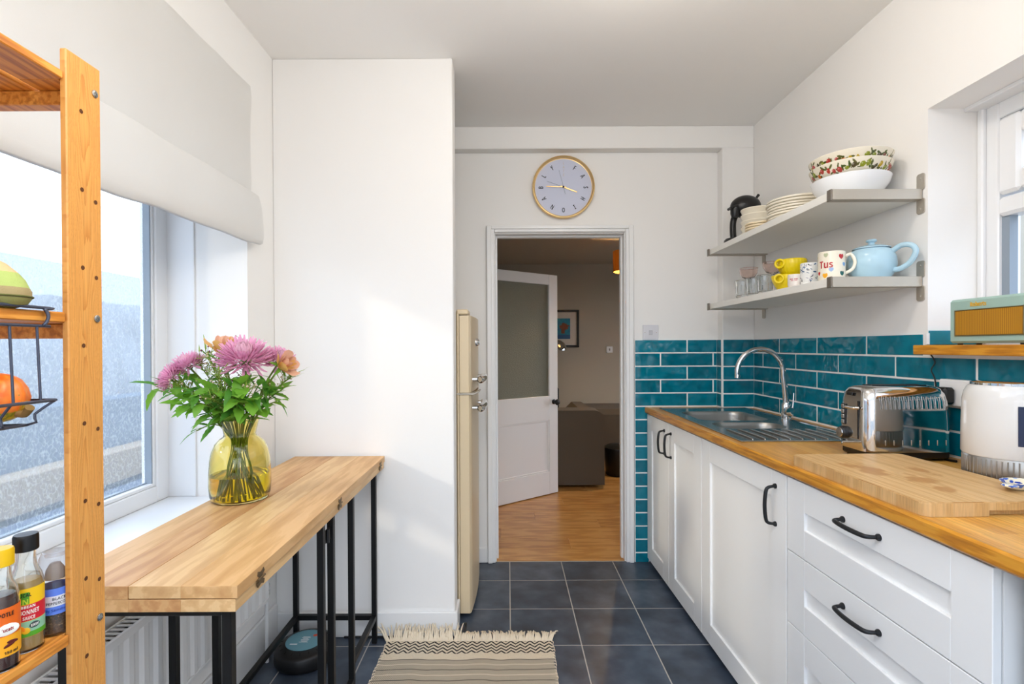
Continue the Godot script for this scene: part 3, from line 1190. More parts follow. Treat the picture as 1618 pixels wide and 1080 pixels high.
func build_blind() -> void:
	var t := thing("roman_blind", "white fabric roman blind half lowered over the left window", "blind", Vector3(-1.066, 0, 0))
	var f := noise(2.2, 12, 2)
	# (x from the wall, height) of the cloth, top to bottom
	var up := [Vector2(0.004, 2.391), Vector2(0.02, 2.385), Vector2(0.026, 2.34), Vector2(0.024, 2.2), Vector2(0.022, 2.08), Vector2(0.024, 1.99), Vector2(0.020, 1.93)]
	var fold := [Vector2(0.028, 1.955), Vector2(0.040, 1.945), Vector2(0.052, 1.90), Vector2(0.060, 1.83), Vector2(0.062, 1.765), Vector2(0.056, 1.738), Vector2(0.046, 1.735), Vector2(0.036, 1.752), Vector2(0.030, 1.80)]
	for which in 2:
		var prof: Array = up if which == 0 else fold
		var b := MB.new()
		var rows := []
		var z_end := -2.088 if which == 0 else -2.118
		for layer in 2:
			for i in prof.size():
				var k: int = i if layer == 0 else prof.size() - 1 - i
				var row := []
				for j in 41:
					var z := lerpf(-0.18, z_end, j / 40.0)
					var p: Vector2 = prof[k]
					var wob := f.get_noise_2d(z * 1.4, p.y * 1.1) * 0.007
					var sag := 0.0
					if which == 1 and p.y < 1.85:
						sag = -0.022 * clampf((z + 2.0) / 1.3, 0.0, 1.0) + f.get_noise_2d(z, 9.0) * 0.008
					if which == 1 and p.y < 1.80 and z < -2.0:
						sag += 0.014 * clampf((-2.0 - z) / 0.1, 0.0, 1.0)
					row.append(Vector3(maxf(p.x + wob - layer * 0.002, 0.003), p.y + sag, z))
				rows.append(row)
		b.grid(rows)
		obj("upper_panel" if which == 0 else "folded_panel", b, mats.blind_fabric, t)
	var b := MB.new()
	b.span(0.0, 0.018, 2.36, 2.389, -2.086, -0.19, 0.003)
	obj("headrail", b, mats.white_gloss, t)
	b = MB.new()
	b.span(0.040, 0.050, 1.752, 1.772, -2.112, -0.19, 0.003)
	obj("bottom_batten", b, mats.white_gloss, t)

func build_radiator() -> void:
	var t := thing("radiator", "white ribbed panel radiator under the window behind the table", "radiator", Vector3(-1.05, 0, -1.24))
	var m: Material = mats.white_gloss
	var b := MB.new()
	var poly := PackedVector2Array()
	var z := -0.86
	poly.append(Vector2(-0.86, 0.0))
	var pts := []
	while z < 0.80:
		pts.append_array([Vector2(z, 0.058), Vector2(z + 0.012, 0.052), Vector2(z + 0.026, 0.052), Vector2(z + 0.038, 0.058)])
		z += 0.055
	pts.append(Vector2(0.86, 0.058))
	pts.append(Vector2(0.86, 0.040))
	pts.append(Vector2(-0.86, 0.040))
	b.xf = Transform3D(Basis(Vector3(0, 0, 1), Vector3(1, 0, 0), Vector3(0, 1, 0)), Vector3.ZERO)
	b.prism(PackedVector2Array(pts), 0.28, 0.572)
	obj("front_panel", b, m, t)
	b = MB.new()
	b.span(0.052, 0.060, 0.567, 0.593, -0.865, 0.865, 0.003)
	b.span(0.052, 0.060, 0.278, 0.295, -0.865, 0.865, 0.003)
	b.span(-0.002, 0.058, 0.29, 0.59, -0.868, -0.860, 0.002)
	b.span(-0.002, 0.058, 0.29, 0.59, 0.860, 0.868, 0.002)
	b.span(0.0, 0.006, 0.29, 0.585, -0.86, 0.86, 0.002)
	obj("casing", b, m, t)
	b = MB.new()
	for k in 86:
		b.span(0.006, 0.052, 0.586, 0.589, -0.855 + k * 0.02, -0.848 + k * 0.02)
	b.span(0.004, 0.010, 0.584, 0.591, -0.86, 0.86)
	obj("top_grille", b, m, t)
	b = MB.new()
	b.span(0.007, 0.039, 0.30, 0.565, -0.858, 0.858)
	obj("shaded_core", b, mat("shade_grey", Color(0.30, 0.30, 0.30), 0.7), t)  # solid dark grey core, standing in for the shade below the grille
	b = MB.new()
	b.tube([Vector3(0.03, 0.30, -0.868), Vector3(0.03, 0.30, -0.90), Vector3(0.03, 0.30, -0.905), Vector3(0.03, 0.0, -0.905)], 0.0075, 10)
	obj("pipe", b, m, t)
	b = MB.new()
	b.lathe([Vector2(0.0, 0.0), Vector2(0.013, 0.0), Vector2(0.015, 0.02), Vector2(0.013, 0.045), Vector2(0.0, 0.048)], 16, Vector3(0.03, 0.285, -0.905))
	obj("valve", b, mats.chrome, t)

# ------------------------------------------------------------------ counter run
const CTURN := 0.022
const CTOP := 0.95

func counter_at(u: float, x := 0.0) -> Vector3:
	return Vector3(0.846, 0, -3.14) + Vector3(sin(CTURN), 0, cos(CTURN)) * u + Vector3(cos(CTURN), 0, -sin(CTURN)) * x

# shaker front in the plane x = 0, opening towards -x; z0..z1 along the run
func shaker(b: MB, z0: float, z1: float, y0: float, y1: float, stile: float, rail: float) -> void:
	b.span(0.0, 0.018, y0, y1, z0, z0 + stile, 0.0012)
	b.span(0.0, 0.018, y0, y1, z1 - stile, z1, 0.0012)
	b.span(0.0, 0.018, y1 - rail, y1, z0 + stile, z1 - stile, 0.0012)
	b.span(0.0, 0.018, y0, y0 + rail, z0 + stile, z1 - stile, 0.0012)
	b.span(0.009, 0.016, y0 + rail, y1 - rail, z0 + stile, z1 - stile)

func bow_handle(parent: Node3D, c: Vector3, along: Vector3, long: float) -> void:
	var b := MB.new()
	var out := Vector3(-1, 0, 0)
	var h := along * long * 0.5
	var pts := curve([c - h, c - h + out * 0.024 + along * 0.004, c - h * 0.72 + out * 0.033, c + out * 0.037, c + h * 0.72 + out * 0.033, c + h + out * 0.024 - along * 0.004, c + h], 5)
	var rad := []
	for i in pts.size():
		rad.append(lerpf(0.0042, 0.0062, sin(PI * i / (pts.size() - 1))))
	b.tube(pts, rad, 10)
	for s in [-1.0, 1.0]:
		b.tube([c + h * s, c + h * s + out * 0.004, c + h * s + out * 0.009], [0.0085, 0.0085, 0.005], 12)
	obj("handle", b, mats.dark_iron, parent)

func build_counter() -> void:
	var m: Material = mats.cabinet_paint
	var units := [[0.018, 0.845, "white double base cabinet under the sink with two slim shaker doors", "cabinet"], [0.849, 1.521, "white base cabinet with one wide shaker door left of the drawers", "cabinet"], [1.525, 2.198, "white drawer unit of three shaker fronts under the cutting board", "drawers"]]
	for k in 3:
		var u0: float = units[k][0]
		var u1: float = units[k][1]
		var w := u1 - u0
		var t := thing("base_cabinet" if k < 2 else "drawer_unit", units[k][2], units[k][3], counter_at(u0), CTURN)
		var b := MB.new()
		var deep := 0.42 if k == 0 else 0.54 - k * 0.012
		b.span(0.020, deep, 0.14, 0.912, 0.0, 0.016)
		b.span(0.020, deep, 0.14, 0.912, w - 0.016, w)
		b.span(0.020, deep, 0.14, 0.156, 0.016, w - 0.016)
		b.span(deep - 0.02, deep, 0.156, 0.912, 0.016, w - 0.016)
		b.span(0.020, 0.035, 0.86, 0.912, 0.016, w - 0.016)
		obj("carcass", b, m, t)
		b = MB.new()
		b.span(0.055, 0.070, 0.0, 0.14, 0.0, w, 0.001)
		obj("plinth", b, m, t)
		if k == 2:
			for r in [[0.681, 0.908], [0.454, 0.678], [0.03, 0.451]]:
				b = MB.new()
				shaker(b, 0.0015, w - 0.0015, r[0], r[1], 0.088, 0.087)
				var dr := obj("drawer_front", b, m, t)
				bow_handle(dr, Vector3(0.0, r[1] - 0.048, w * 0.485), Vector3(0, 0, 1), 0.128)
		else:
			var cuts := [0.0, 0.386, w] if k == 0 else [0.0, w]
			for c in cuts.size() - 1:
				b = MB.new()
				shaker(b, cuts[c] + 0.0015, cuts[c + 1] - 0.0015, 0.03, 0.908, 0.088, 0.088)
				var door := obj("cabinet_door", b, m, t)
				var zz: float = cuts[c + 1] - 0.062 if (k == 1 or c == 0) else cuts[c] + 0.045
				bow_handle(door, Vector3(0.0, 0.797, zz), Vector3(0, 1, 0), 0.125)
	# appliance standing in the open bay
	var a := thing("undercounter_appliance", "white appliance with a blue strip in the open bay right of the drawers", "appliance", counter_at(2.225, 0.035), CTURN)
	var b := MB.new()
	b.span(0.02, 0.48, 0.05, 0.875, 0.0, 0.60, 0.006)
	obj("body", b, mat("appliance_grey", Color(0.62, 0.63, 0.63), 0.45), a)
	b = MB.new()
	b.span(0.0, 0.02, 0.655, 0.90, 0.006, 0.60, 0.008)
	obj("front_panel", b, mat("appliance_white", Color(0.84, 0.85, 0.85), 0.35), a)
	b = MB.new()
	b.span(0.004, 0.02, 0.635, 0.653, 0.03, 0.60, 0.004)
	obj("strip", b, mat("strip_blue", Color(0.05, 0.27, 0.46), 0.35), a)
	b = MB.new()
	for k in 9:
		b.span(0.010, 0.022, 0.535 + k * 0.011, 0.5415 + k * 0.011, 0.012, 0.59, 0.001)
	b.span(0.018, 0.022, 0.53, 0.635, 0.012, 0.59)
	obj("vent_slats", b, mat("vent_dark", Color(0.16, 0.17, 0.17), 0.5), a)
	b = MB.new()
	b.span(-0.045, 0.02, 0.44, 0.452, 0.0, 0.60, 0.004)
	b.span(-0.045, -0.03, 0.44, 0.505, 0.0, 0.60, 0.005)
	b.span(-0.03, 0.02, 0.44, 0.505, 0.0, 0.012, 0.004)
	obj("tray", b, mat("tray_grey", Color(0.70, 0.70, 0.68), 0.45), a)
	for zz in [0.03, 0.57]:
		for xx in [0.06, 0.44]:
			b = MB.new()
			b.lathe([Vector2(0.0, 0.0), Vector2(0.02, 0.0), Vector2(0.02, 0.01), Vector2(0.01, 0.015), Vector2(0.01, 0.052), Vector2(0.0, 0.052)], 14, Vector3(xx, 0, zz))
			obj("foot", b, mats.black_plastic, a)

	# worktop: slanting front edge, back to the wall, cut out under the bowls
	var w := thing("worktop", "oak block worktop running along the right wall", "worktop", Vector3.ZERO)
	var y0 := 0.9145
	var fx := func(z: float) -> float: return 0.834 + 0.022 * (z + 3.14)
	var top := MB.new()
	var pieces := [
		[-3.138, -3.055, 0, 0, 1.283, 1.283], [-3.055, -2.95, 0, 0, 1.468, 1.468], [-2.95, -2.25, 0, 0, 0.945, 0.945],
		[-2.95, -2.25, 1.345, 1.345, 1.468, 1.468], [-2.25, -0.42, 0, 0, 1.468, 1.468]]
	for p in pieces:
		var za: float = p[0]
		var zb: float = p[1]
		var la: float = fx.call(za) + 0.006 if p[2] == 0 else p[2]
		var lb: float = fx.call(zb) + 0.006 if p[3] == 0 else p[3]
		var ra: float = p[4]
		var rb: float = p[5]
		var cc := Vector3((la + ra) / 2, (y0 + CTOP) / 2, (za + zb) / 2)
		var q := [Vector3(la, CTOP, za), Vector3(ra, CTOP, za), Vector3(rb, CTOP, zb), Vector3(lb, CTOP, zb)]
		var d := [Vector3(la, y0, za), Vector3(ra, y0, za), Vector3(rb, y0, zb), Vector3(lb, y0, zb)]
		top.quad_out(q[0], q[1], q[2], q[3], cc)
		top.quad_out(d[0], d[1], d[2], d[3], cc)
		for i in 4:
			top.quad_out(q[i], q[(i + 1) % 4], d[(i + 1) % 4], d[i], cc)
	var wm := mat("oak_blocks", Color.WHITE, 0.32)
	var tones := [Color(0.80, 0.575, 0.255), Color(0.84, 0.625, 0.30), Color(0.78, 0.545, 0.225), Color(0.86, 0.66, 0.34), Color(0.82, 0.60, 0.275)]
	wm.albedo_texture = staves_tex(3, 512, 512, 32, 230, tones, 0.16)
	triplanar(wm, Vector3(1.5, 1.5, 1.0), true)
	obj("top_blocks", top, wm, w)
	b = MB.new()
	var za := -3.138
	var zb := -0.42
	var mid := Vector3(1.2, 0.93, -1.8)
	var e := 0.005
	var fa: float = fx.call(za)
	var fb: float = fx.call(zb)
	b.quad_out(Vector3(fa, CTOP - e, za), Vector3(fb, CTOP - e, zb), Vector3(fb, y0 + e, zb), Vector3(fa, y0 + e, za), mid)
	b.quad_out(Vector3(fa, CTOP - e, za), Vector3(fb, CTOP - e, zb), Vector3(fb + e, CTOP, zb), Vector3(fa + e, CTOP, za), mid)
	b.quad_out(Vector3(fa, y0 + e, za), Vector3(fb, y0 + e, zb), Vector3(fb + e, y0, zb), Vector3(fa + e, y0, za), mid)
	b.quad_out(Vector3(fa + e, CTOP, za), Vector3(fb + e, CTOP, zb), Vector3(fb + 0.007, CTOP, zb), Vector3(fa + 0.007, CTOP, za), Vector3(1, 0.9, -1.8))
	obj("front_edge", b, mats.oak_edge, w)

func ring_pts(cx: float, cz: float, w: float, d: float, r: float, seg := 6) -> Array:
	var out := []
	for p in round_rect(w, d, r, seg, Vector2(cx, cz)):
		out.append(p)
	return out

func build_sink() -> void:
	var t := thing("sink", "stainless steel one and a half bowl sink with ribbed drainer let into the worktop", "sink")
	var y := CTOP + 0.004
	var bowls := [[1.135, -2.71, 0.35, 0.36, 0.16, "main_bowl"], [1.115, -2.375, 0.31, 0.19, 0.12, "half_bowl"]]
	var plate := MB.new()
	var zones := [[-3.03, -2.50], [-2.50, -2.265]]
	var x0 := 0.90
	var x1 := 1.40
	for k in 2:
		var bw: Array = bowls[k]
		var inner := ring_pts(bw[0], bw[1], bw[2], bw[3], 0.07, 8)
		var za: float = zones[k][0]
		var zb: float = zones[k][1]
		var outer := []
		for p in inner:
			var c := Vector2(bw[0], bw[1])
			var d: Vector2 = p - c
			var s := 1e9
			if d.x > 1e-6: s = minf(s, (x1 - c.x) / d.x)
			if d.x < -1e-6: s = minf(s, (x0 - c.x) / d.x)
			if d.y > 1e-6: s = minf(s, (zb - c.y) / d.y)
			if d.y < -1e-6: s = minf(s, (za - c.y) / d.y)
			outer.append(c + d * s)
		# snap the nearest outer point to each corner
		for cn in [Vector2(x0, za), Vector2(x1, za), Vector2(x1, zb), Vector2(x0, zb)]:
			var best := 0
			for i in outer.size():
				if outer[i].distance_to(cn) < outer[best].distance_to(cn):
					best = i
			outer[best] = cn
		var n := inner.size()
		var far := Vector3(1.15, 0.0, -2.5)
		for i in n:
			var j := (i + 1) % n
			plate.quad_out(Vector3(inner[i].x, y - 0.002, inner[i].y), Vector3(inner[j].x, y - 0.002, inner[j].y), Vector3(outer[j].x, y, outer[j].y), Vector3(outer[i].x, y, outer[i].y), far)
		# the bowl itself
		var b := MB.new()
		var rows := []
		for st in [[0.0, 0.0, 0.07], [0.004, -0.006, 0.07], [0.008, -0.02, 0.07], [0.016, -bw[4] + 0.03, 0.065], [0.024, -bw[4] + 0.008, 0.06], [0.05, -bw[4], 0.05], [0.12, -bw[4] - 0.003, 0.02]]:
			var row := []
			for p in ring_pts(bw[0], bw[1], maxf(bw[2] - st[0] * 2, 0.03), maxf(bw[3] - st[0] * 2, 0.012), minf(st[2], maxf(bw[3] - st[0] * 2, 0.012) * 0.45), 8):
				row.append(Vector3(p.x, y - 0.002 + st[1], p.y))
			rows.append(row)
		b.grid(rows, true)
		var last: Array = rows[-1]
		var cen := Vector3.ZERO
		for p in last:
			cen += p / last.size()
		for i in last.size():
			b.tri_out(last[i], last[(i + 1) % last.size()], cen, cen + Vector3(0, -1, 0))
		var bowl := obj(bw[5], b, mats.brushed, t)
		b = MB.new()
		b.lathe([Vector2(0.0, 0.002), Vector2(0.018, 0.003), Vector2(0.024, 0.004), Vector2(0.03, 0.0)], 20, cen)
		obj("waste", b, mats.chrome, bowl)
	# drainer and rolled rim
	plate.span(x0, x1, CTOP + 0.001, y, -2.265, -1.97, 0.001)
	plate.span(x0 - 0.006, x0 + 0.008, CTOP, y + 0.0025, -3.036, -1.964, 0.003)
	plate.span(x1 - 0.008, x1 + 0.006, CTOP, y + 0.0025, -3.036, -1.964, 0.003)
	plate.span(x0, x1, CTOP, y + 0.0025, -3.036, -3.022, 0.003)
	plate.span(x0, x1, CTOP, y + 0.0025, -1.978, -1.964, 0.003)
	obj("top_plate", plate, mats.steel, t)
	for k in 9:
		var b := MB.new()
		var x := 0.955 + k * 0.049
		b.tube(curve([Vector3(x, y - 0.002, -2.235), Vector3(x, y + 0.0025, -2.21), Vector3(x, y + 0.0025, -2.02), Vector3(x, y - 0.002, -2.0)], 3), 0.0045, 8)
		obj("drainer_rib", b, mats.steel, t)
	# tap
	var tp := thing("tap", "tall chrome swan-neck tap behind the sink bowls", "tap", Vector3(1.373, y, -2.53))
	var b := MB.new()
	b.lathe([Vector2(0.0, 0.0), Vector2(0.027, 0.0), Vector2(0.027, 0.006), Vector2(0.022, 0.009), Vector2(0.0215, 0.075), Vector2(0.018, 0.085), Vector2(0.0, 0.087)], 28)
	obj("body", b, mats.chrome, tp)
	b = MB.new()
	var pts := [Vector3(0, 0.08, 0), Vector3(-0.004, 0.14, 0)]
	for i in 17:
		var a := -0.12 + (PI + 0.22) * i / 16.0
		pts.append(Vector3(-0.128 + cos(a) * 0.114, 0.236 + sin(a) * 0.114, 0))
	pts.append(Vector3(-0.240, 0.212, 0))
	var rad := []
	for i in pts.size():
		rad.append(0.0145 if i < 2 else 0.0125)
	b.tube(pts, rad, 16)
	b.tube([Vector3(-0.2395, 0.225, 0), Vector3(-0.2410, 0.208, 0)], 0.0135, 16)
	obj("spout", b, mats.chrome, tp)
	b = MB.new()
	b.xf = Transform3D(Basis(Vector3.RIGHT, PI / 2), Vector3(-0.002, 0.045, 0.018))
	b.lathe([Vector2(0.0, 0.0), Vector2(0.022, 0.0), Vector2(0.0235, 0.004), Vector2(0.0235, 0.022), Vector2(0.021, 0.026), Vector2(0.0, 0.027)], 24)
	b.xf = Transform3D.IDENTITY
	b.tube([Vector3(0.012, 0.05, 0.036), Vector3(0.020, 0.10, 0.03), Vector3(0.024, 0.135, 0.026)], [0.004, 0.0035, 0.003], 8)
	obj("lever", b, mats.chrome, tp)

func build_counter_things() -> void:
	# cutting board
	var c := thing("cutting_board", "thick bamboo cutting board with worn darker patches on the worktop", "cutting board", Vector3(1.060, CTOP, -1.352), 0.022)
	var b := MB.new()
	var body := round_rect(0.345, 0.50, 0.022, 5)
	var cutb := PackedVector2Array()
	for k in body.size():
		cutb.append(body[k])
		if k == 17:   # the finger groove under the near edge
			for q in [[-0.030, -0.25], [-0.016, -0.237], [0.128, -0.237], [0.142, -0.25]]:
				cutb.append(Vector2(q[0], q[1]))
	b.xf = Transform3D(Basis(Vector3(1, 0, 0), Vector3(0, 0, -1), Vector3(0, 1, 0)), Vector3.ZERO)
	b.prism(cutb, 0.0005, 0.013)
	b.prism(body, 0.013, 0.0295, true)
	var tones := [Color(0.79, 0.63, 0.41), Color(0.81, 0.655, 0.44), Color(0.775, 0.61, 0.39), Color(0.82, 0.67, 0.46)]
	var bs := mat("bamboo_edge", Color.WHITE, 0.5)
	bs.albedo_texture = staves_tex(18, 256, 256, 16, 60, tones, 0.10)
	triplanar(bs, Vector3(4.0, 4.0, 4.0))
	obj("board", b, bs, c)
	b = MB.new()
	b.xf = Transform3D(Basis(Vector3(1, 0, 0), Vector3(0, 0, -1), Vector3(0, 1, 0)), Vector3.ZERO)
	b.prism(round_rect(0.342, 0.497, 0.021, 5), 0.029, 0.0315, true)
	var bm := mat("bamboo", Color.WHITE, 0.5)
	bm.albedo_texture = staves_tex(8, 512, 512, 8, 400, tones, 0.08, [[0.33, 0.40, 0.10, 0.16], [0.46, 0.62, 0.08, 0.12], [0.40, 0.78, 0.06, 0.07], [0.62, 0.45, 0.05, 0.12]])
	bm.uv1_offset = Vector3(0.5, 0.5, 0.5)
	triplanar(bm, Vector3(2.2, 2.2, 1.9))
	obj("top_face", b, bm, c)
	# spoon rest
	var s := thing("spoon_rest", "small cream china spoon rest with a blue painted flower pattern on the board", "spoon rest", Vector3(1.195, CTOP + 0.0315, -1.20), 0.5)
	b = MB.new()
	b.lathe([Vector2(0.0, 0.0), Vector2(0.020, 0.0), Vector2(0.032, 0.006), Vector2(0.041, 0.016), Vector2(0.043, 0.0185), Vector2(0.040, 0.0185), Vector2(0.030, 0.009), Vector2(0.0, 0.005)], 32, Vector3.ZERO, 1.0, 0.72)
	b.lathe([Vector2(0.0, 0.008), Vector2(0.014, 0.010), Vector2(0.016, 0.013), Vector2(0.012, 0.016), Vector2(0.0, 0.015)], 16, Vector3(-0.046, 0.002, 0.0))
	var dm := mat("delft", Color.WHITE, 0.2)
	var im := Image.create(128, 64, false, Image.FORMAT_RGB8)
	var r := RandomNumberGenerator.new()
	r.seed = 4
	im.fill(Color(0.93, 0.90, 0.80))
	for k in 34:
		var px := r.randi_range(2, 118)
		var py := r.randi_range(30, 58)
		blot(im, px, py, r.randf_range(3, 7), r.randf_range(2, 4), r.randf() * TAU, Color(0.10, 0.22, 0.62).lerp(Color(0.45, 0.58, 0.85), r.randf()))
	dm.albedo_texture = ImageTexture.create_from_image(im)
	obj("dish", b, dm, s)

	# toaster: long side towards the camera, controls on its far left end
	var ch: Material = mats.chrome
	var t := thing("toaster", "polished chrome toaster with vent slots standing left of the white kettle", "toaster", Vector3(1.137, CTOP, -1.62))
	b = MB.new()
	b.span(0.012, 0.27, 0.006, 0.034, -0.145, -0.006, 0.006)
	b.span(0.02, 0.05, 0.0, 0.008, -0.13, -0.02, 0.002)
	b.span(0.23, 0.26, 0.0, 0.008, -0.13, -0.02, 0.002)
	obj("base", b, mats.black_plastic, t)
	# body: rounded plan, crowned top
	b = MB.new()
	var rows := []
	for st in [[0.030, 0.0], [0.034, 0.0], [0.12, 0.001], [0.19, 0.004], [0.215, 0.009], [0.229, 0.018], [0.236, 0.032], [0.2385, 0.05]]:
		var row := []
		var w: float = 0.277 - st[1] * 1.3
		var d: float = 0.150 - st[1] * 2.2
		for p in round_rect(w, d, minf(0.030, d * 0.45), 7, Vector2(0.1385, -0.075)):
			row.append(Vector3(p.x, st[0], -0.15 - p.y))
		rows.append(row)
	b.grid(rows, true)
	var cen := Vector3(0.1385, 0.239, -0.075)
	var last: Array = rows[-1]
	for i in last.size():
		b.tri_out(last[i], last[(i + 1) % last.size()], cen, Vector3(0.1385, 0, -0.075))
	obj("body", b, ch, t)
	b = MB.new()
	for k in 2:
		b.span(0.05, 0.23, 0.2375, 0.2405, -0.098 + k * 0.030, -0.082 + k * 0.030, 0.001)
	obj("bread_slot", b, mats.black_plastic, t)
	for k in 15:
		b = MB.new()
		var xf := Transform3D(Basis(Vector3(0, 0, 1), 0.05).rotated(Vector3.RIGHT, -0.045), Vector3(0.047 + k * 0.0142, 0.187, -0.0015))
		b.xf = xf
		b.box(Vector3.ZERO, Vector3(0.0034, 0.042, 0.003), 0.001)
		obj("vent_slot", b, mats.steel, t)
	for k in 8:
		b = MB.new()
		b.span(0.056 + k * 0.0275, 0.0585 + k * 0.0275, 0.052, 0.069, -0.0012, 0.0014, 0.0008)
		obj("vent_slot", b, mats.steel, t)
	# the end panel: lever slot, lever, buttons and dial
	b = MB.new()
	b.span(-0.0015, 0.002, 0.066, 0.190, -0.047, -0.041, 0.001)
	b.span(-0.0015, 0.002, 0.205, 0.217, -0.098, -0.070, 0.003)
	obj("lever_slot", b, mats.black_plastic, t)
	b = MB.new()
	b.span(-0.022, 0.0, 0.163, 0.171, -0.082, -0.034, 0.003)
	obj("lever", b, ch, t)
	b = MB.new()
	b.span(-0.003, 0.003, 0.105, 0.175, -0.124, -0.104, 0.002)
	obj("button_panel", b, mats.black_plastic, t)
	for k in 4:
		b = MB.new()
		b.span(-0.006, -0.002, 0.108 + k * 0.017, 0.121 + k * 0.017, -0.121, -0.107, 0.0015)
		obj("button", b, mats.steel, t)
	b = MB.new()
	b.xf = Transform3D(Basis(Vector3(0, 0, 1), PI / 2), Vector3(0.0, 0.078, -0.112))
	b.lathe([Vector2(0.0, 0.0), Vector2(0.021, 0.0), Vector2(0.0205, 0.010), Vector2(0.018, 0.012), Vector2(0.017, 0.016), Vector2(0.0, 0.0165)], 24)
	obj("dial", b, mats.dark_iron, t)
	b = MB.new()
	b.xf = Transform3D(Basis(Vector3(0, 0, 1), PI / 2), Vector3(-0.0155, 0.078, -0.112))
	b.lathe([Vector2(0.0, 0.0), Vector2(0.0165, 0.0), Vector2(0.0155, 0.003), Vector2(0.0, 0.0035)], 24)
	obj("dial_face", b, mats.steel, t)

	# kettle
	t = thing("kettle", "white kettle with a ribbed steel base at the right edge of the worktop", "kettle", Vector3(1.330, CTOP, -1.36))
	b = MB.new()
	b.lathe([Vector2(0.0, 0.0), Vector2(0.092, 0.0), Vector2(0.095, 0.004), Vector2(0.095, 0.012), Vector2(0.088, 0.018), Vector2(0.0, 0.018)], 48)
	obj("power_base", b, mats.white_gloss, t)
	b = MB.new()
	b.lathe([Vector2(0.0, 0.018), Vector2(0.092, 0.018), Vector2(0.0935, 0.022), Vector2(0.0935, 0.076), Vector2(0.092, 0.079), Vector2(0.0, 0.079)], 64)
	for k in 56:
		var a := TAU * k / 56
		b.tube([Vector3(cos(a) * 0.0935, 0.026, sin(a) * 0.0935), Vector3(cos(a) * 0.0935, 0.073, sin(a) * 0.0935)], 0.0016, 5)
	obj("steel_band", b, mats.brushed, t)
	b = MB.new()
	b.lathe([Vector2(0.0, 0.078), Vector2(0.095, 0.078), Vector2(0.097, 0.082), Vector2(0.0965, 0.16), Vector2(0.0945, 0.225), Vector2(0.091, 0.245), Vector2(0.084, 0.259), Vector2(0.075, 0.266), Vector2(0.0, 0.266)], 64)
	var km := mat("kettle_enamel", Color(0.86, 0.855, 0.84), 0.14)
	obj("body", b, km, t)
	b = MB.new()
	b.lathe([Vector2(0.078, 0.264), Vector2(0.078, 0.270), Vector2(0.072, 0.2725), Vector2(0.03, 0.274), Vector2(0.0, 0.274)], 48)
	obj("lid_ring", b, mats.chrome, t)
	b = MB.new()
	b.lathe([Vector2(0.0985, 0.115), Vector2(0.0975, 0.215)], 10, Vector3.ZERO, 1.0, 1.0, -PI / 2 - 0.60, -PI / 2 - 0.16)
	b.lathe([Vector2(0.0990, 0.117), Vector2(0.0980, 0.190)], 10, Vector3.ZERO, 1.0, 1.0, -PI / 2 - 0.57, -PI / 2 - 0.19)
	obj("water_gauge", b, mat("gauge_blue", Color(0.12, 0.16, 0.28), 0.12), t)
	b = MB.new()
	b.tube(curve([Vector3(0.045, 0.268, 0.05), Vector3(0.06, 0.285, 0.075), Vector3(0.075, 0.25, 0.125), Vector3(0.075, 0.15, 0.13), Vector3(0.055, 0.11, 0.085)], 6), 0.011, 10)
	obj("handle", b, km, t)

	# socket behind, with plugs
	t = thing("wall_socket", "white double wall socket behind the toaster and kettle", "socket", Vector3(XR - 0.013, 1.165, -1.635))
	b = MB.new()
	b.box(Vector3(-0.008, 0, 0), Vector3(0.034, 0.086, 0.15), 0.004)
	obj("plate", b, mats.white_gloss, t)
	t = thing("plug", "black plug and flex in the wall socket between toaster and kettle", "plug", Vector3(XR - 0.04, 1.16, -1.665))
	b = MB.new()
	b.box(Vector3(-0.018, -0.004, 0), Vector3(0.038, 0.055, 0.05), 0.008)
	obj("body", b, mats.black_plastic, t)
	b = MB.new()
	b.tube(curve([Vector3(-0.02, -0.03, 0), Vector3(-0.022, -0.08, 0.004), Vector3(-0.016, -0.15, 0.01), Vector3(-0.03, -0.205, 0.0), Vector3(-0.03, -0.205, 0.06)]), 0.0042, 8)
	obj("flex", b, mats.black_plastic, t)

	# sill board, radio
	t = thing("sill_board", "oak shelf board forming the sill of the right window", "shelf")
	b = MB.new()
	b.span(1.397, 1.657, 1.2885, 1.3205, -1.768, -0.60, 0.002)
	b.span(1.480, 1.657, 1.2885, 1.3200, -1.793, -1.768, 0.0008)
	obj("board", b, mats.oak_edge, t)
	t = thing("radio", "sage green retro radio with a gold cloth grille on the sill board", "radio", Vector3(1.42, 1.3205, -1.525))
	b = MB.new()
	b.box(Vector3(0.045, 0.074, 0), Vector3(0.09, 0.138, 0.252), 0.007)
	var sage := mat("sage_leather", Color(0.63, 0.745, 0.70), 0.55)
	bump(sage, grey_tex(noise(0.2, 14, 2)), 0.02)
	triplanar(sage, Vector3(10, 10, 10))
	obj("case", b, sage, t)
	for zz in [-0.1, 0.1]:
		for xx in [0.015, 0.075]:
			b = MB.new()
			b.lathe([Vector2(0.0, 0.0), Vector2(0.007, 0.0), Vector2(0.008, 0.006), Vector2(0.0, 0.006)], 12, Vector3(xx, 0, zz))
			obj("foot", b, mats.black_plastic, t)
	b = MB.new()
	b.span(-0.0025, 0.0, 0.030, 0.106, -0.099, 0.115, 0.001)
	var gm := mat("grille_cloth", Color.WHITE, 0.6)
	var gi := Image.create(8, 4, false, Image.FORMAT_RGB8)
	for x in 8:
		for y in 4:
			gi.set_pixel(x, y, Color(0.76, 0.54, 0.10) if x % 4 < 2 else Color(0.62, 0.42, 0.06))
	gm.albedo_texture = ImageTexture.create_from_image(gi)
	triplanar(gm, Vector3(90, 90, 90))
	obj("speaker_grille", b, gm, t)
	b = MB.new()
	for q in [[0.106, 0.109, -0.102, 0.118], [0.027, 0.030, -0.102, 0.118]]:
		b.span(-0.004, 0.0, q[0], q[1], q[2], q[3], 0.001)
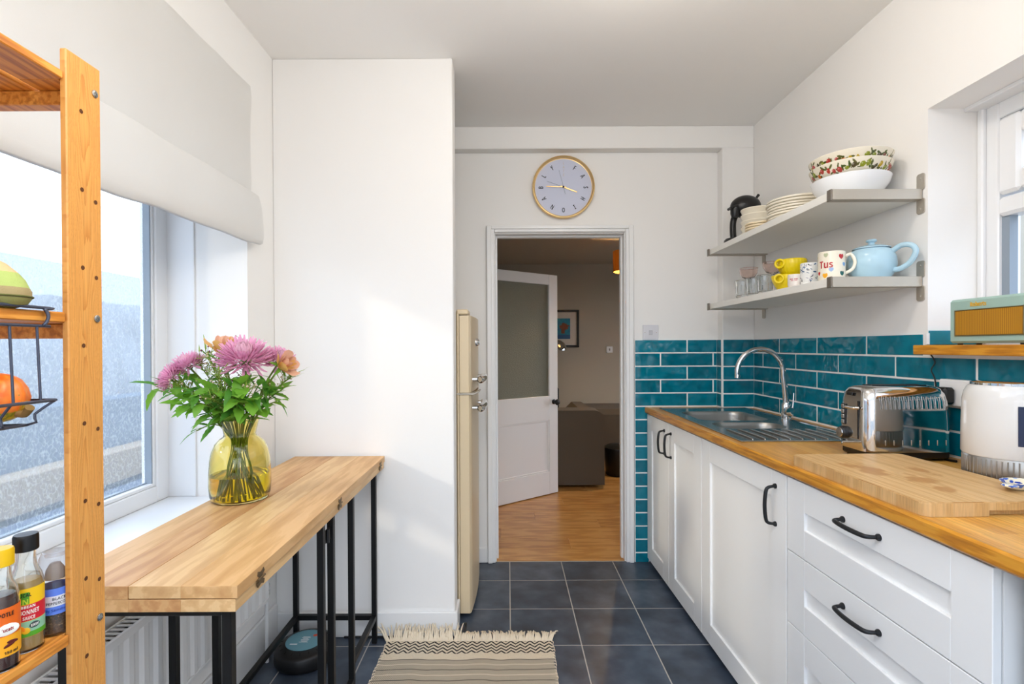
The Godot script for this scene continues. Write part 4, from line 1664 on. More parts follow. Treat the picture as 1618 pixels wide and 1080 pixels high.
	for q in [[-0.102, -0.099], [0.115, 0.118]]:
		b.span(-0.004, 0.0, 0.03, 0.106, q[0], q[1], 0.001)
	obj("grille_trim", b, mat("trim_dark_gold", Color(0.40, 0.36, 0.22), 0.4), t)
	var lt := obj("badge_lettering", letters("Roberts", 0.0130, 0.0012, 0.0, true, 0.80), mat("badge_gold", Color(0.90, 0.70, 0.22), 0.4, 0.2), t, Vector3(-0.0008, 0.1235, -0.022))
	lt.rotation.y = -PI / 2
	# black flex from the sill board down to the socket side
	b = MB.new()
	b.tube(curve([Vector3(1.440, 1.2885, -1.745), Vector3(1.452, 1.262, -1.742), Vector3(1.440, 1.235, -1.742), Vector3(1.447, 1.20, -1.735), Vector3(1.448, 1.12, -1.73), Vector3(1.452, 1.02, -1.72)], 6), 0.0022, 6)
	tag(obj("power_flex", b, mats.black_plastic), "thin black flex hanging from the sill board behind the toaster", "cable")

# a filled ellipse painted on an image
func blot(im: Image, cx: float, cy: float, rx: float, ry: float, turn: float, c: Color) -> void:
	var w := im.get_width()
	var h := im.get_height()
	var m := int(maxf(rx, ry)) + 1
	for y in range(int(cy) - m, int(cy) + m + 1):
		for x in range(int(cx) - m, int(cx) + m + 1):
			var d := Vector2(x - cx, y - cy).rotated(-turn)
			if (d.x / rx) * (d.x / rx) + (d.y / ry) * (d.y / ry) <= 1.0 and y >= 0 and y < h:
				im.set_pixel(posmod(x, w), y, c)

func heart(im: Image, cx: float, cy: float, s: float, c: Color) -> void:
	for y in range(int(cy - s * 1.3), int(cy + s * 1.3)):
		for x in range(int(cx - s * 1.3), int(cx + s * 1.3)):
			var u := (x - cx) / s * 1.15
			var v := -(y - cy) / s * 1.15 + 0.15
			var q := u * u + v * v - 1.0
			if q * q * q - u * u * v * v * v <= 0.0 and y >= 0 and y < im.get_height():
				im.set_pixel(posmod(x, im.get_width()), y, c)

# ------------------------------------------------------------------ open shelves and what stands on them
const SH_UP := 1.872
const SH_LOW := 1.562

func build_shelves() -> void:
	for k in 2:
		var y := SH_UP if k == 0 else SH_LOW
		var t := thing("wall_shelf", "upper white wall shelf carrying bowls and plates" if k == 0 else "lower white wall shelf carrying mugs, glasses and the blue teapot", "shelf", Vector3(0, y, 0))
		var b := MB.new()
		b.span(1.156, 1.474, -0.030, 0.0, -2.94, -1.836, 0.001)
		obj("board", b, mats.shelf_white, t)
		for z in [-1.828, -2.948]:
			b = MB.new()
			var s := 1.0 if z > -2.0 else -1.0
			b.span(1.154, 1.472, -0.034, 0.003, z - 0.004 + s * 0.004, z + 0.004 + s * 0.004, 0.001)
			b.span(1.153, 1.472, -0.034, -0.030, z - s * 0.022 - 0.006, z - s * 0.022 + 0.026, 0.0008)
			var br := obj("bracket", b, mats.nickel, t)
			b = MB.new()
			b.span(1.1485, 1.1535, -0.036, 0.004, z - s * 0.006 - 0.013, z - s * 0.006 + 0.013, 0.0012)
			obj("end_cap", b, mats.nickel_shaded, br)
			for yy in [[0.0, 0.058], [-0.084, -0.030]]:
				b = MB.new()
				var pl := round_rect(0.034, yy[1] - yy[0], 0.009, 5, Vector2(0.0, (yy[0] + yy[1]) / 2))
				b.xf = Transform3D(Basis(Vector3(0, 0, 1), Vector3(0, 1, 0), Vector3(-1, 0, 0)), Vector3(1.4745, 0, z))
				b.prism(pl, 0.0, 0.004)
				b.lathe_z(Vector3(0.0, yy[1] - 0.017 if yy[0] >= 0.0 else yy[0] + 0.017, 0.004), 0.0045)
				obj("wall_plate", b, mats.nickel, br)

func bowl_prof(r: float, h: float, base: float, wall := 0.005) -> Array:
	return [Vector2(0.0, 0.002), Vector2(base, 0.0), Vector2(base + 0.002, 0.004), Vector2(lerpf(base, r, 0.55), h * 0.30), Vector2(lerpf(base, r, 0.88), h * 0.66), Vector2(r, h - 0.002), Vector2(r - wall * 0.4, h), Vector2(r - wall, h - 0.002), Vector2(lerpf(base, r, 0.85) - wall, h * 0.66), Vector2(lerpf(base, r, 0.5) - wall, h * 0.32), Vector2(base - wall, 0.008), Vector2(0.0, 0.008)]

func fruit_tex(seed_: int, row0: int, row1: int) -> ImageTexture:
	var im := Image.create(512, 96, false, Image.FORMAT_RGB8)
	im.fill(Color(0.93, 0.90, 0.82))
	var r := RandomNumberGenerator.new()
	r.seed = seed_
	var cols := [Color(0.72, 0.14, 0.10), Color(0.82, 0.40, 0.10), Color(0.50, 0.56, 0.10), Color(0.42, 0.16, 0.10), Color(0.75, 0.62, 0.12), Color(0.70, 0.20, 0.18), Color(0.25, 0.22, 0.12)]
	var x := 0.0
	while x < 505.0:
		var cy := (row0 + row1) / 2.0 + r.randf_range(-4, 4)
		for k in 3:
			blot(im, x + r.randf_range(-9, 9), cy + r.randf_range(-9, 9), r.randf_range(4, 7), r.randf_range(1.4, 2.4), r.randf() * PI, Color(0.22, 0.30, 0.10).lerp(Color(0.42, 0.40, 0.2), r.randf()))
		var c: Color = cols[r.randi() % cols.size()]
		blot(im, x, cy, r.randf_range(4, 7), r.randf_range(3.5, 6.5), r.randf() * PI, c.lerp(Color(0.75, 0.68, 0.55), 0.15))
		blot(im, x - 2, cy + 2, 2.0, 1.5, 0.0, c.lightened(0.4))
		x += r.randf_range(10, 19)
	return ImageTexture.create_from_image(im)

func build_shelf_things() -> void:
	var b: MB
	var t: Node3D
	var y := SH_UP
	var cream: Material = mats.cream_china
	var white: Material = mats.white_china
	# stacked serving bowls
	t = thing("serving_bowl", "large plain white bowl at the bottom of the stack on the upper shelf", "bowl", Vector3(1.318, y, -1.975))
	b = MB.new()
	b.lathe(bowl_prof(0.132, 0.082, 0.065, 0.006), 56)
	obj("bowl", b, white, t)
	for k in 2:
		t = thing("serving_bowl", ["fruit-patterned cream bowl in the middle of the bowl stack", "vegetable-patterned cream bowl on top of the bowl stack"][k], "bowl", Vector3(1.318, y + 0.048 + k * 0.033, -1.975), k * 1.7, "patterned bowls on the upper shelf")
		b = MB.new()
		var pr := bowl_prof(0.137 + k * 0.002, 0.082, 0.055, 0.005)
		b.lathe(pr.slice(0, 6), 56)
		var fm := mat("fruit_print_%d" % k, Color.WHITE, 0.25)
		fm.albedo_texture = fruit_tex(21 + k, 66, 92)
		obj("outside", b, fm, t)
		b = MB.new()
		b.lathe(pr.slice(5), 56)
		obj("inside", b, cream, t)
	# dinner plates
	var rank := ["bottom", "second from bottom", "third from bottom", "fourth from bottom", "fifth from bottom", "sixth from bottom", "second from top", "topmost"]
	for k in 8:
		t = thing("dinner_plate", "cream dinner plate, %s of the stack between bowls and dishes" % rank[k], "plate", Vector3(1.325 + sin(k * 2.1) * 0.002, y + k * 0.0125, -2.345 + cos(k * 1.7) * 0.002), 0.0, "stacked cream dinner plates")
		b = MB.new()
		var w := 0.004 if k > 5 else -0.003 * (k % 2)
		b.lathe([Vector2(0.0, 0.001), Vector2(0.070, 0.0), Vector2(0.078, 0.003), Vector2(0.123 + w, 0.0125), Vector2(0.1262 + w, 0.0138), Vector2(0.1266 + w, 0.0205), Vector2(0.1245 + w, 0.0222), Vector2(0.1215 + w, 0.0210), Vector2(0.078, 0.006), Vector2(0.07, 0.004), Vector2(0.0, 0.004)], 48)
		obj("plate", b, cream, t)
	# straight sided dishes
	for k in 5:
		t = thing("dish", "straight-sided cream dish, %s of the tall stack beside the coffee machine" % ["bottom", "second from bottom", "middle one", "second from top", "topmost"][k], "dish", Vector3(1.30, y + k * 0.031, -2.67), 0.0, "stacked cream dishes")
		b = MB.new()
		b.lathe([Vector2(0.0, 0.001), Vector2(0.066, 0.0), Vector2(0.070, 0.002), Vector2(0.078, 0.026), Vector2(0.081, 0.030), Vector2(0.080, 0.034), Vector2(0.075, 0.034), Vector2(0.070, 0.008), Vector2(0.0, 0.006)], 40)
		obj("dish", b, cream, t)
	for k in 3:
		t = thing("saucer", "small sand-coloured saucer, %s of the low stack in front of the dishes" % ["bottom", "middle one", "topmost"][k], "saucer", Vector3(1.225, y + k * 0.012, -2.49), 0.0, "stacked cream saucers")
		b = MB.new()
		b.lathe([Vector2(0.0, 0.001), Vector2(0.045, 0.0), Vector2(0.05, 0.003), Vector2(0.066, 0.009), Vector2(0.0675, 0.010), Vector2(0.0675, 0.0165), Vector2(0.065, 0.0175), Vector2(0.046, 0.006), Vector2(0.0, 0.005)], 36)
		obj("saucer", b, mat("sand_china", Color(0.92, 0.85, 0.71), 0.3), t)
	# coffee machine
	t = thing("coffee_machine", "small black round-headed capsule coffee machine at the far end of the upper shelf", "coffee machine", Vector3(1.262, y, -2.84))
	var bk: Material = mat("machine_black", Color(0.075, 0.077, 0.085), 0.38)
	b = MB.new()
	b.lathe([Vector2(0.0, 0.0), Vector2(0.058, 0.0), Vector2(0.06, 0.006), Vector2(0.058, 0.03), Vector2(0.05, 0.038), Vector2(0.0, 0.038)], 32, Vector3(-0.01, 0, 0.02))
	obj("drip_base", b, bk, t)
	b = MB.new()
	b.tube(curve([Vector3(-0.005, 0.03, -0.01), Vector3(-0.006, 0.09, -0.02), Vector3(-0.002, 0.15, -0.02), Vector3(0.02, 0.20, -0.01)], 6), 0.017, 14)
	obj("column", b, bk, t)
	b = MB.new()
	b.ball(Vector3(0.055, 0.218, 0.0), Vector3(0.082, 0.062, 0.062), 32, 18)
	b.lathe([Vector2(0.0, -0.02), Vector2(0.018, -0.02), Vector2(0.024, 0.0), Vector2(0.024, 0.03), Vector2(0.0, 0.03)], 18, Vector3(-0.012, 0.175, 0.02))
	b.xf = Transform3D(Basis(Vector3(0, 0, 1), 0.35), Vector3(-0.022, 0.21, 0.02))
	b.box(Vector3.ZERO, Vector3(0.05, 0.014, 0.05), 0.004)
	obj("head", b, bk, t)
	b = MB.new()
	b.tube([Vector3(0.112, 0.262, 0.0), Vector3(0.128, 0.284, 0.0)], [0.006, 0.008], 10)
	obj("lever", b, bk, t)

	# lower shelf --------------------------------------------------------------
	y = SH_LOW
	t = thing("teapot", "glazed pale blue teapot at the near end of the lower shelf", "teapot", Vector3(1.365, y, -1.925))
	t.rotation.y = -atan2(0.83, 0.50)
	var blue := mat("teapot_blue", Color(0.70, 0.83, 0.89), 0.12)
	b = MB.new()
	b.lathe([Vector2(0.0, 0.003), Vector2(0.052, 0.0), Vector2(0.056, 0.004), Vector2(0.074, 0.030), Vector2(0.080, 0.058), Vector2(0.078, 0.085), Vector2(0.070, 0.108), Vector2(0.056, 0.118), Vector2(0.054, 0.121), Vector2(0.0, 0.121)], 48)
	obj("body", b, blue, t)
	b = MB.new()
	b.lathe([Vector2(0.061, 0.1185), Vector2(0.061, 0.1215), Vector2(0.045, 0.129), Vector2(0.018, 0.134), Vector2(0.010, 0.138), Vector2(0.010, 0.142), Vector2(0.018, 0.148), Vector2(0.016, 0.154), Vector2(0.0, 0.156)], 40)
	obj("lid", b, blue, t)
	b = MB.new()
	b.tube(curve([Vector3(0.070, 0.103, 0), Vector3(0.098, 0.118, 0), Vector3(0.128, 0.112, 0), Vector3(0.140, 0.088, 0), Vector3(0.122, 0.052, 0), Vector3(0.092, 0.034, 0), Vector3(0.072, 0.034, 0)], 6), 0.0095, 12)
	obj("handle", b, blue, t)
	b = MB.new()
	b.tube(curve([Vector3(-0.066, 0.045, 0), Vector3(-0.092, 0.062, 0), Vector3(-0.108, 0.092, 0), Vector3(-0.126, 0.118, 0)], 6), [0.020, 0.020, 0.0195, 0.019, 0.018, 0.017, 0.0165, 0.0155, 0.0145, 0.014, 0.0135, 0.013, 0.0125, 0.012, 0.0115, 0.011, 0.0108, 0.0105, 0.0105], 14)
	obj("spout", b, blue, t)

	# mugs
	make_mug("mug", "cream mug printed with the word Tus and coloured hearts beside the teapot", Vector3(1.222, y, -1.935), 0.045, 0.108, "hearts")
	make_mug("mug", "white mug with a blue and black leaf print between the hearts mug and yellow cups", Vector3(1.222, y, -2.075), 0.034, 0.090, "leaves")
	make_mug("espresso_cup", "small white cup with red printing in front of the yellow cups", Vector3(1.185, y, -2.115), 0.027, 0.050, "red")
	# two ribbed yellow cups, one on the other
	var ym := mat("yellow_glaze", Color(0.93, 0.82, 0.04), 0.25)
	for k in 2:
		t = thing("yellow_cup", "ribbed yellow cup stacked upside up on the other yellow cup" if k else "lower ribbed yellow cup with a pouring lip on the shelf", "cup", Vector3(1.236 + k * 0.012, y + k * 0.066, -2.26 + k * 0.012), -0.5 - k * 0.3)
		b = MB.new()
		var rows := []
		for st in [[0.0, 0.036], [0.004, 0.040], [0.02, 0.050], [0.045, 0.056], [0.062, 0.056], [0.069, 0.054], [0.069, 0.051], [0.045, 0.052], [0.02, 0.046], [0.006, 0.034]]:
			var row := []
			for j in 96:
				var a := TAU * j / 96
				var rib: float = 0.0016 * (0.5 + 0.5 * cos(a * 24 + st[0] * 60.0)) if st[0] < 0.065 else 0.0
				var lip: float = 0.012 * pow(maxf(0.0, cos(a - PI)), 8.0) * clampf((st[0] - 0.02) / 0.05, 0.0, 1.0)
				row.append(Vector3(cos(a) * (st[1] + rib + lip), st[0], -sin(a) * (st[1] + rib + lip)))
			rows.append(row)
		b.grid(rows, true)
		b.lathe([Vector2(0.0, 0.002), Vector2(0.036, 0.0)], 32)
		b.lathe([Vector2(0.034, 0.006), Vector2(0.0, 0.006)], 32)
		obj("cup", b, ym, t)
		b = MB.new()
		var ring := []
		for j in 20:
			var a := TAU * j / 20
			ring.append(Vector3(-0.035 + cos(a) * 0.017, 0.050 + sin(a) * 0.017, 0.052))
		b.tube(ring, 0.0055, 10, true)
		obj("ring_handle", b, ym, t)
	# glasses
	var clear := glass("clear_glass", Color(0.97, 0.98, 0.98))
	var pink := glass("pink_glass", Color(0.985, 0.93, 0.91))
	var spots := [[1.185, -2.585, 0.0], [1.200, -2.50, 0.0], [1.205, -2.40, 0.0], [1.268, -2.70, 1.0], [1.298, -2.51, 1.0]]
	var names := ["cut clear tumbler nearest the far end of the lower shelf", "cut clear tumbler in the middle of the row of glasses", "cut clear tumbler beside the yellow cups", "pink-rimmed stemmed coupe glass behind the far tumblers", "pink-rimmed stemmed coupe glass behind the yellow cups"]
	for k in 5:
		var sp: Array = spots[k]
		if sp[2] == 0.0:
			t = thing("tumbler", names[k], "glass", Vector3(sp[0], y + 0.0005, sp[1]))
			b = MB.new()
			var rows := []
			for st in [[0.0, 0.028], [0.003, 0.031], [0.05, 0.034], [0.085, 0.0365], [0.088, 0.036], [0.086, 0.0335], [0.05, 0.031], [0.014, 0.027]]:
				var row := []
				for j in 48:
					var a := TAU * j / 48
					var rr: float = st[1] + (0.0014 * cos(a * 12.0) if st[0] > 0.002 and st[0] < 0.06 and st[1] > 0.0315 else 0.0)
					row.append(Vector3(cos(a) * rr, st[0], -sin(a) * rr))
				rows.append(row)
			b.grid(rows, true)
			b.lathe([Vector2(0.0, 0.0), Vector2(0.028, 0.0)], 48)
			b.lathe([Vector2(0.027, 0.014), Vector2(0.0, 0.012)], 48)
			obj("glass", b, clear, t)
		else:
			t = thing("coupe_glass", names[k], "glass", Vector3(sp[0], y + 0.0005, sp[1]))
			b = MB.new()
			b.lathe([Vector2(0.0, 0.0), Vector2(0.032, 0.0), Vector2(0.033, 0.002), Vector2(0.006, 0.006), Vector2(0.004, 0.015), Vector2(0.004, 0.095), Vector2(0.007, 0.105), Vector2(0.030, 0.118), Vector2(0.044, 0.140), Vector2(0.047, 0.165), Vector2(0.0455, 0.165), Vector2(0.0425, 0.141), Vector2(0.029, 0.1205), Vector2(0.0, 0.110)], 40)
			obj("glass", b, pink, t)
			b = MB.new()
			b.lathe([Vector2(0.0464, 0.1645), Vector2(0.0470, 0.1655), Vector2(0.0462, 0.1662), Vector2(0.0454, 0.1655), Vector2(0.0464, 0.1645)], 40)
			obj("gilt_rim", b, mat("rose_gilt", Color(0.72, 0.42, 0.36), 0.3, 0.6), t)

func make_mug(called: String, label: String, at: Vector3, r: float, h: float, style: String) -> void:
	var t := thing(called, label, "mug" if called == "mug" else "cup", at, atan2(-at.x, -at.z))
	var b := MB.new()
	b.lathe([Vector2(0.0, 0.002), Vector2(r * 0.86, 0.0), Vector2(r * 0.9, 0.002)], 40)
	b.lathe([Vector2(r, h), Vector2(r - 0.0015, h + 0.0012), Vector2(r - 0.0035, h), Vector2(r - 0.004, h * 0.5), Vector2(r - 0.008, 0.008), Vector2(0.0, 0.006)], 40)
	obj("inside", b, mats.cream_china, t)
	b = MB.new()
	b.lathe([Vector2(r * 0.9, 0.002), Vector2(r * 0.98, h * 0.08), Vector2(r, h * 0.2), Vector2(r, h)], 40)
	var im := Image.create(384, 144, false, Image.FORMAT_RGB8)
	var m := mat("mug_print_" + style, Color.WHITE, 0.2)
	if style == "hearts":
		im.fill(Color(0.93, 0.90, 0.82))
		var list := [[196, 26, 9, Color(0.12, 0.16, 0.15)], [262, 18, 11, Color(0.72, 0.74, 0.60)], [333, 28, 13, Color(0.74, 0.13, 0.15)], [352, 66, 11, Color(0.50, 0.66, 0.82)], [286, 92, 11, Color(0.60, 0.70, 0.85)], [338, 112, 12, Color(0.06, 0.36, 0.33)], [258, 120, 13, Color(0.93, 0.66, 0.10)], [222, 106, 10, Color(0.80, 0.22, 0.22)], [12, 96, 11, Color(0.90, 0.55, 0.2)], [380, 30, 9, Color(0.9, 0.7, 0.2)], [40, 30, 11, Color(0.5, 0.66, 0.82)], [90, 80, 12, Color(0.74, 0.13, 0.15)], [150, 60, 12, Color(0.06, 0.36, 0.33)]]
		for q in list:
			heart(im, q[0], q[1], q[2], q[3])
	elif style == "leaves":
		im.fill(Color(0.93, 0.93, 0.92))
		var rr := RandomNumberGenerator.new()
		rr.seed = 3
		for k in 90:
			var c := Color(0.10, 0.11, 0.16) if rr.randf() < 0.45 else Color(0.22, 0.36, 0.52) if rr.randf() < 0.6 else Color(0.62, 0.60, 0.68)
			blot(im, rr.randf() * 384, rr.randf_range(6, 138), rr.randf_range(5, 13), rr.randf_range(1.5, 4.5), rr.randf() * TAU, c)
	else:
		im.fill(Color(0.93, 0.90, 0.87))
	im.flip_y()
	m.albedo_texture = ImageTexture.create_from_image(im)
	obj("outside", b, m, t)
	b = MB.new()
	b.tube(curve([Vector3(r * 0.98, h * 0.84, 0), Vector3(r + h * 0.14, h * 0.90, 0), Vector3(r + h * 0.26, h * 0.66, 0), Vector3(r + h * 0.20, h * 0.40, 0), Vector3(r * 0.98, h * 0.26, 0)], 6), maxf(0.0045, r * 0.13), 12)
	obj("handle", b, mats.cream_china, t)
	if style == "hearts":
		var l := obj("lettering", letters("Tus", 0.026, 0.0006, r + 0.0003, true, 0.85), mat("print_red", Color(0.72, 0.16, 0.18), 0.4), t, Vector3(0, h * 0.55, 0))
		l.rotation.y = -0.42
	elif style == "red":
		# two lines of red print, too small in the photograph to read
		for q in [[0.62, 0.0040, -0.75, 0.40], [0.50, 0.0030, -0.55, 0.30]]:
			b = MB.new()
			var n := 9
			for i in n:
				if i == 4:
					continue
				var a := -PI / 2 + lerpf(q[2], q[3], i / float(n))
				b.lathe([Vector2(r + 0.0004, h * q[0] - q[1] / 2), Vector2(r + 0.0004, h * q[0] + q[1] / 2)], 2, Vector3.ZERO, 1.0, 1.0, a, a + (q[3] - q[2]) / n * 0.72)
			obj("printed_line", b, mat("print_red", Color(0.72, 0.16, 0.18), 0.4), t)

# ------------------------------------------------------------------ folding table
func build_table() -> void:
	var t := thing("folding_table", "narrow folding wooden table on black steel legs below the window", "table", Vector3(-0.77, 0, -1.694))
	var x0 := -0.203
	var x1 := 0.205
	var z0 := -0.634
	var z1 := 0.634
	var cuts := [x0, x0 + 0.088, x0 + 0.181, x0 + 0.29, x1]
	for layer in 2:
		var ya := 0.8005 if layer == 0 else 0.7725
		var yb := 0.827 if layer == 0 else 0.7985
		for k in 4:
			var b := MB.new()
			b.span(cuts[k] + (0.0008 if k == 2 and layer == 0 else 0.0), cuts[k + 1] - (0.0008 if k == 1 and layer == 0 else 0.0) - (0.004 if layer == 1 and k == 3 else 0.0), ya - (0.0015 if layer == 0 and k < 2 else 0.0), yb, z0, z1, 0.0006)
			obj("upper_plank" if layer == 0 else "lower_plank", b, mats["table_%d" % ((k * 2 + layer) % 3)], t)
	# hinges let into the front edge
	for z in [0.534, -0.015, -0.556]:
		var b := MB.new()
		for s in [-1.0, 1.0]:
			b.xf = Transform3D(Basis(Vector3(0, 0, 1), Vector3(0, 1, 0), Vector3(-1, 0, 0)), Vector3(x1 - 0.0012, 0.7998, z))
			b.prism(PackedVector2Array([Vector2(-0.006, 0.002 * s), Vector2(0.006, 0.002 * s), Vector2(0.017, 0.010 * s), Vector2(0.013, 0.018 * s), Vector2(0.0, 0.013 * s), Vector2(-0.013, 0.018 * s), Vector2(-0.017, 0.010 * s)]), -0.0026, 0.0005)
		b.xf = Transform3D.IDENTITY
		b.tube([Vector3(x1 + 0.0015, 0.7998, z - 0.017), Vector3(x1 + 0.0015, 0.7998, z + 0.017)], 0.0028, 8)
		obj("hinge", b, mat("old_bronze", Color(0.46, 0.38, 0.27), 0.45, 0.6), t)
	var bm: Material = mats.black_metal
	var w := 0.021
	var yt := 0.772
	var legs := [[-0.183, -0.586], [0.167, -0.586], [-0.183, 0.598], [0.167, 0.598], [-0.183, 0.244], [-0.183, 0.034], [0.167, 0.057], [0.167, -0.036], [0.167, -0.256]]
	for p in legs:
		var b := MB.new()
		b.span(p[0] - w / 2, p[0] + w / 2, 0.004, yt, p[1] - w / 2, p[1] + w / 2, 0.0015)
		var lg := obj("leg", b, bm, t)
		b = MB.new()
		b.span(p[0] - w / 2 + 0.001, p[0] + w / 2 - 0.001, 0.0, 0.006, p[1] - w / 2 + 0.001, p[1] + w / 2 - 0.001, 0.001)
		obj("foot_pad", b, mats.black_plastic, lg)
	var rails := [
		[-0.183, 0.118, -0.5755, 0.5875], [-0.183, 0.761, -0.5755, 0.5875],
		[0.167, 0.118, -0.5755, -0.2665], [0.167, 0.761, -0.2455, -0.0465], [0.167, 0.050, -0.2455, -0.0465], [0.167, 0.050, 0.0675, 0.5875], [0.167, 0.761, 0.0675, 0.5875]]
	for r in rails:
		var b := MB.new()
		b.span(r[0] - w / 2, r[0] + w / 2, r[1] - w / 2, r[1] + w / 2, r[2], r[3], 0.0015)
		obj("rail", b, bm, t)
	for z in [-0.586, 0.598]:
		for y in [0.118, 0.761]:
			var b := MB.new()
			b.span(-0.1725, 0.1565, y - w / 2, y + w / 2, z - w / 2, z + w / 2, 0.0015)
			obj("cross_rail", b, bm, t)
	for z in [0.0105]:
		for y in [0.70, 0.12]:
			var b := MB.new()
			b.tube([Vector3(0.172, y - 0.022, z), Vector3(0.172, y + 0.022, z)], 0.006, 10)
			b.span(0.166, 0.169, y - 0.022, y + 0.022, z - 0.036, z + 0.036, 0.001)
			obj("gate_hinge", b, mats.black_plastic, t)

# ------------------------------------------------------------------ vase and flowers
const VASE := Vector3(-0.882, 0.827, -1.68)

func leaf_shape(l: float, w: float, droop: float, fold := 0.25, teeth := 0.0) -> MB:
	var b := MB.new()
	var rows := []
	var n := 9
	for i in n + 1:
		var s := float(i) / n
		var half := w * 0.5 * pow(sin(PI * pow(s, 0.75)), 0.85) * (1.0 + (teeth * (1.0 if i % 2 == 0 else -1.0)))
		half = maxf(half, 0.0006)
		var c := Vector3(0, -droop * l * s * s, l * s * (1.0 - 0.15 * droop * s))
		var row := []
		for j in [-1.0, -0.5, 0.0, 0.5, 1.0]:
			row.append(c + Vector3(-half * j, absf(j) * half * fold, 0))
		rows.append(row)
	b.grid(rows)
	return b

func aim(d: Vector3, up := Vector3.UP) -> Basis:
	var z := d.normalized()
	var x := up.cross(z)
	if x.length() < 0.01:
		x = Vector3.RIGHT
	x = x.normalized()
	return Basis(x, z.cross(x), z)

func stem_to(t: Node3D, head: Vector3, foot_a: float, m: Material, r := 0.0026) -> Array:
	var neck := Vector3(clampf(head.x * 0.16, -0.03, 0.03), 0.205, clampf(head.z * 0.16, -0.03, 0.03))
	var foot := Vector3(cos(foot_a) * 0.052, 0.012, sin(foot_a) * 0.052)
	var pts := curve([foot, foot * 0.55 + neck * 0.45, neck, neck.lerp(head, 0.5) + Vector3(0, 0.03, 0), head], 6)
	var b := MB.new()
	b.tube(pts, r, 7)
	obj("stem", b, m, t)
	return pts

func chrysanthemum(called_label: String, head: Vector3, r: float, face_dir: Vector3, foot_a: float, seed_: int) -> void:
	var t := thing("chrysanthemum", called_label, "flower", VASE)
	var g := RandomNumberGenerator.new()
	g.seed = seed_
	stem_to(t, head, foot_a, mats.stem_green, 0.003)
	var base := aim(face_dir) * Basis(Vector3.RIGHT, PI / 2)
	var heads := [MB.new(), MB.new()]
	var n := 250
	for k in n:
		var f := (k + 0.5) / n
		var ring := sqrt(f)
		var a := k * 2.399963
		var rise := lerpf(1.35, -0.25, pow(ring, 1.5)) + g.randf_range(-0.14, 0.14)
		if ring > 0.93 and k % 3 == 0:
			rise -= 0.55
		var l := r * lerpf(0.36, 0.60, ring) * g.randf_range(0.88, 1.12)
		var w := r * 0.105
		var out := Vector3(cos(a), 0, sin(a))
		var d := out * cos(rise) + Vector3.UP * sin(rise)
		var start := out * r * 0.44 * ring + Vector3.UP * r * (0.06 + 0.34 * (1.0 - ring * ring))
		var side := out.cross(Vector3.UP)
		var rows := []
		for i in 4:
			var s := i / 3.0
			var bend := (-out * 0.45 + Vector3.UP * 0.1) if ring < 0.5 else Vector3.UP * 0.42
			var c := start + (d + bend * s * s * 0.7) * l * s
			var hw: float = w * [0.5, 0.85, 1.0, 0.45][i] * 0.5
			var nn := side.cross(d).normalized()
			rows.append([c - side * hw + nn * hw * 0.7, c, c + side * hw + nn * hw * 0.7])
		var m: MB = heads[0 if ring > 0.45 else 1]
		m.xf = Transform3D(base, head)
		m.grid(rows)
	obj("outer_petals", heads[0], mats.petal_pink, t)
	obj("inner_petals", heads[1], mats.petal_pale, t)
	var b := MB.new()
	b.xf = Transform3D(base, head)
	b.lathe([Vector2(0.0, -r * 0.10), Vector2(r * 0.12, -r * 0.08), Vector2(r * 0.20, r * 0.06), Vector2(r * 0.10, r * 0.14), Vector2(0.0, r * 0.15)], 14)
	obj("calyx", b, mats.leaf_dark, t)

func rose(called_label: String, head: Vector3, r: float, face_dir: Vector3, foot_a: float, seed_: int) -> void:
	var t := thing("rose", called_label, "flower", VASE)
	var g := RandomNumberGenerator.new()
	g.seed = seed_
	stem_to(t, head, foot_a, mats.stem_green, 0.003)
	var base := aim(face_dir) * Basis(Vector3.RIGHT, PI / 2)
	for k in 13:
		var f := k / 12.0
		var b := MB.new()
		var a := k * 2.4
		var rad := r * lerpf(0.22, 0.95, f)
		var open := lerpf(0.0, 0.62, f * f)
		var arc := lerpf(2.6, 1.5, f)
		var rows := []
		for i in 6:
			var s := i / 5.0
			var row := []
			for j in 7:
				var q := j / 6.0 - 0.5
				var aa := a + q * arc * (0.55 + 0.45 * sin(PI * minf(s + 0.25, 1.0)))
				var rr := rad * (0.30 + 0.75 * sin(s * 1.75) + open * s * s * 0.9)
				var hh := r * (1.65 * s - 0.55 * open * s * s) * (1.0 - 0.35 * q * q * 2.0 * s)
				row.append(Vector3(cos(aa) * rr, hh, sin(aa) * rr))
			rows.append(row)
		b.xf = Transform3D(base, head)
		b.grid(rows)
		obj("petal", b, mats.petal_peach if k % 3 else mats.petal_apricot, t)
	for k in 5:
		var lf := leaf_shape(r * 1.1, r * 0.4, 0.5)
		var o := obj("sepal", lf, mats.leaf_mid, t, head)
		var a := TAU * k / 5
		o.basis = base * aim(Vector3(cos(a), 0.35, sin(a)))

func sprig(label: String, category: String, head: Vector3, foot_a: float, n: int, l: float, w: float, seed_: int, m: Material, group: String, called := "foliage_sprig") -> void:
	var t := thing(called, label, category, VASE, 0.0, group)
	var g := RandomNumberGenerator.new()
	g.seed = seed_
	var pts := stem_to(t, head, foot_a, mats.stem_green, 0.0019)
	for k in n:
		var at := pts.size() - 1 - int(k * 11.0 / n)
		var p: Vector3 = pts[at]
		var tan_: Vector3 = (pts[at] - pts[at - 1]).normalized()
		var a := k * 2.4 + seed_
		var side := aim(tan_) * Vector3(cos(a), sin(a), 0)
		var d := (tan_ * (1.0 if k == 0 else 0.55) + side * (0.1 if k == 0 else 0.9)).normalized()
		var o := obj("leaf", leaf_shape(l * g.randf_range(0.75, 1.15), w * g.randf_range(0.8, 1.15), g.randf_range(0.1, 0.55), 0.22, 0.10), m, t, p)
		o.basis = aim(d, Vector3(g.randf_range(-0.4, 0.4), 1, g.randf_range(-0.4, 0.4)))

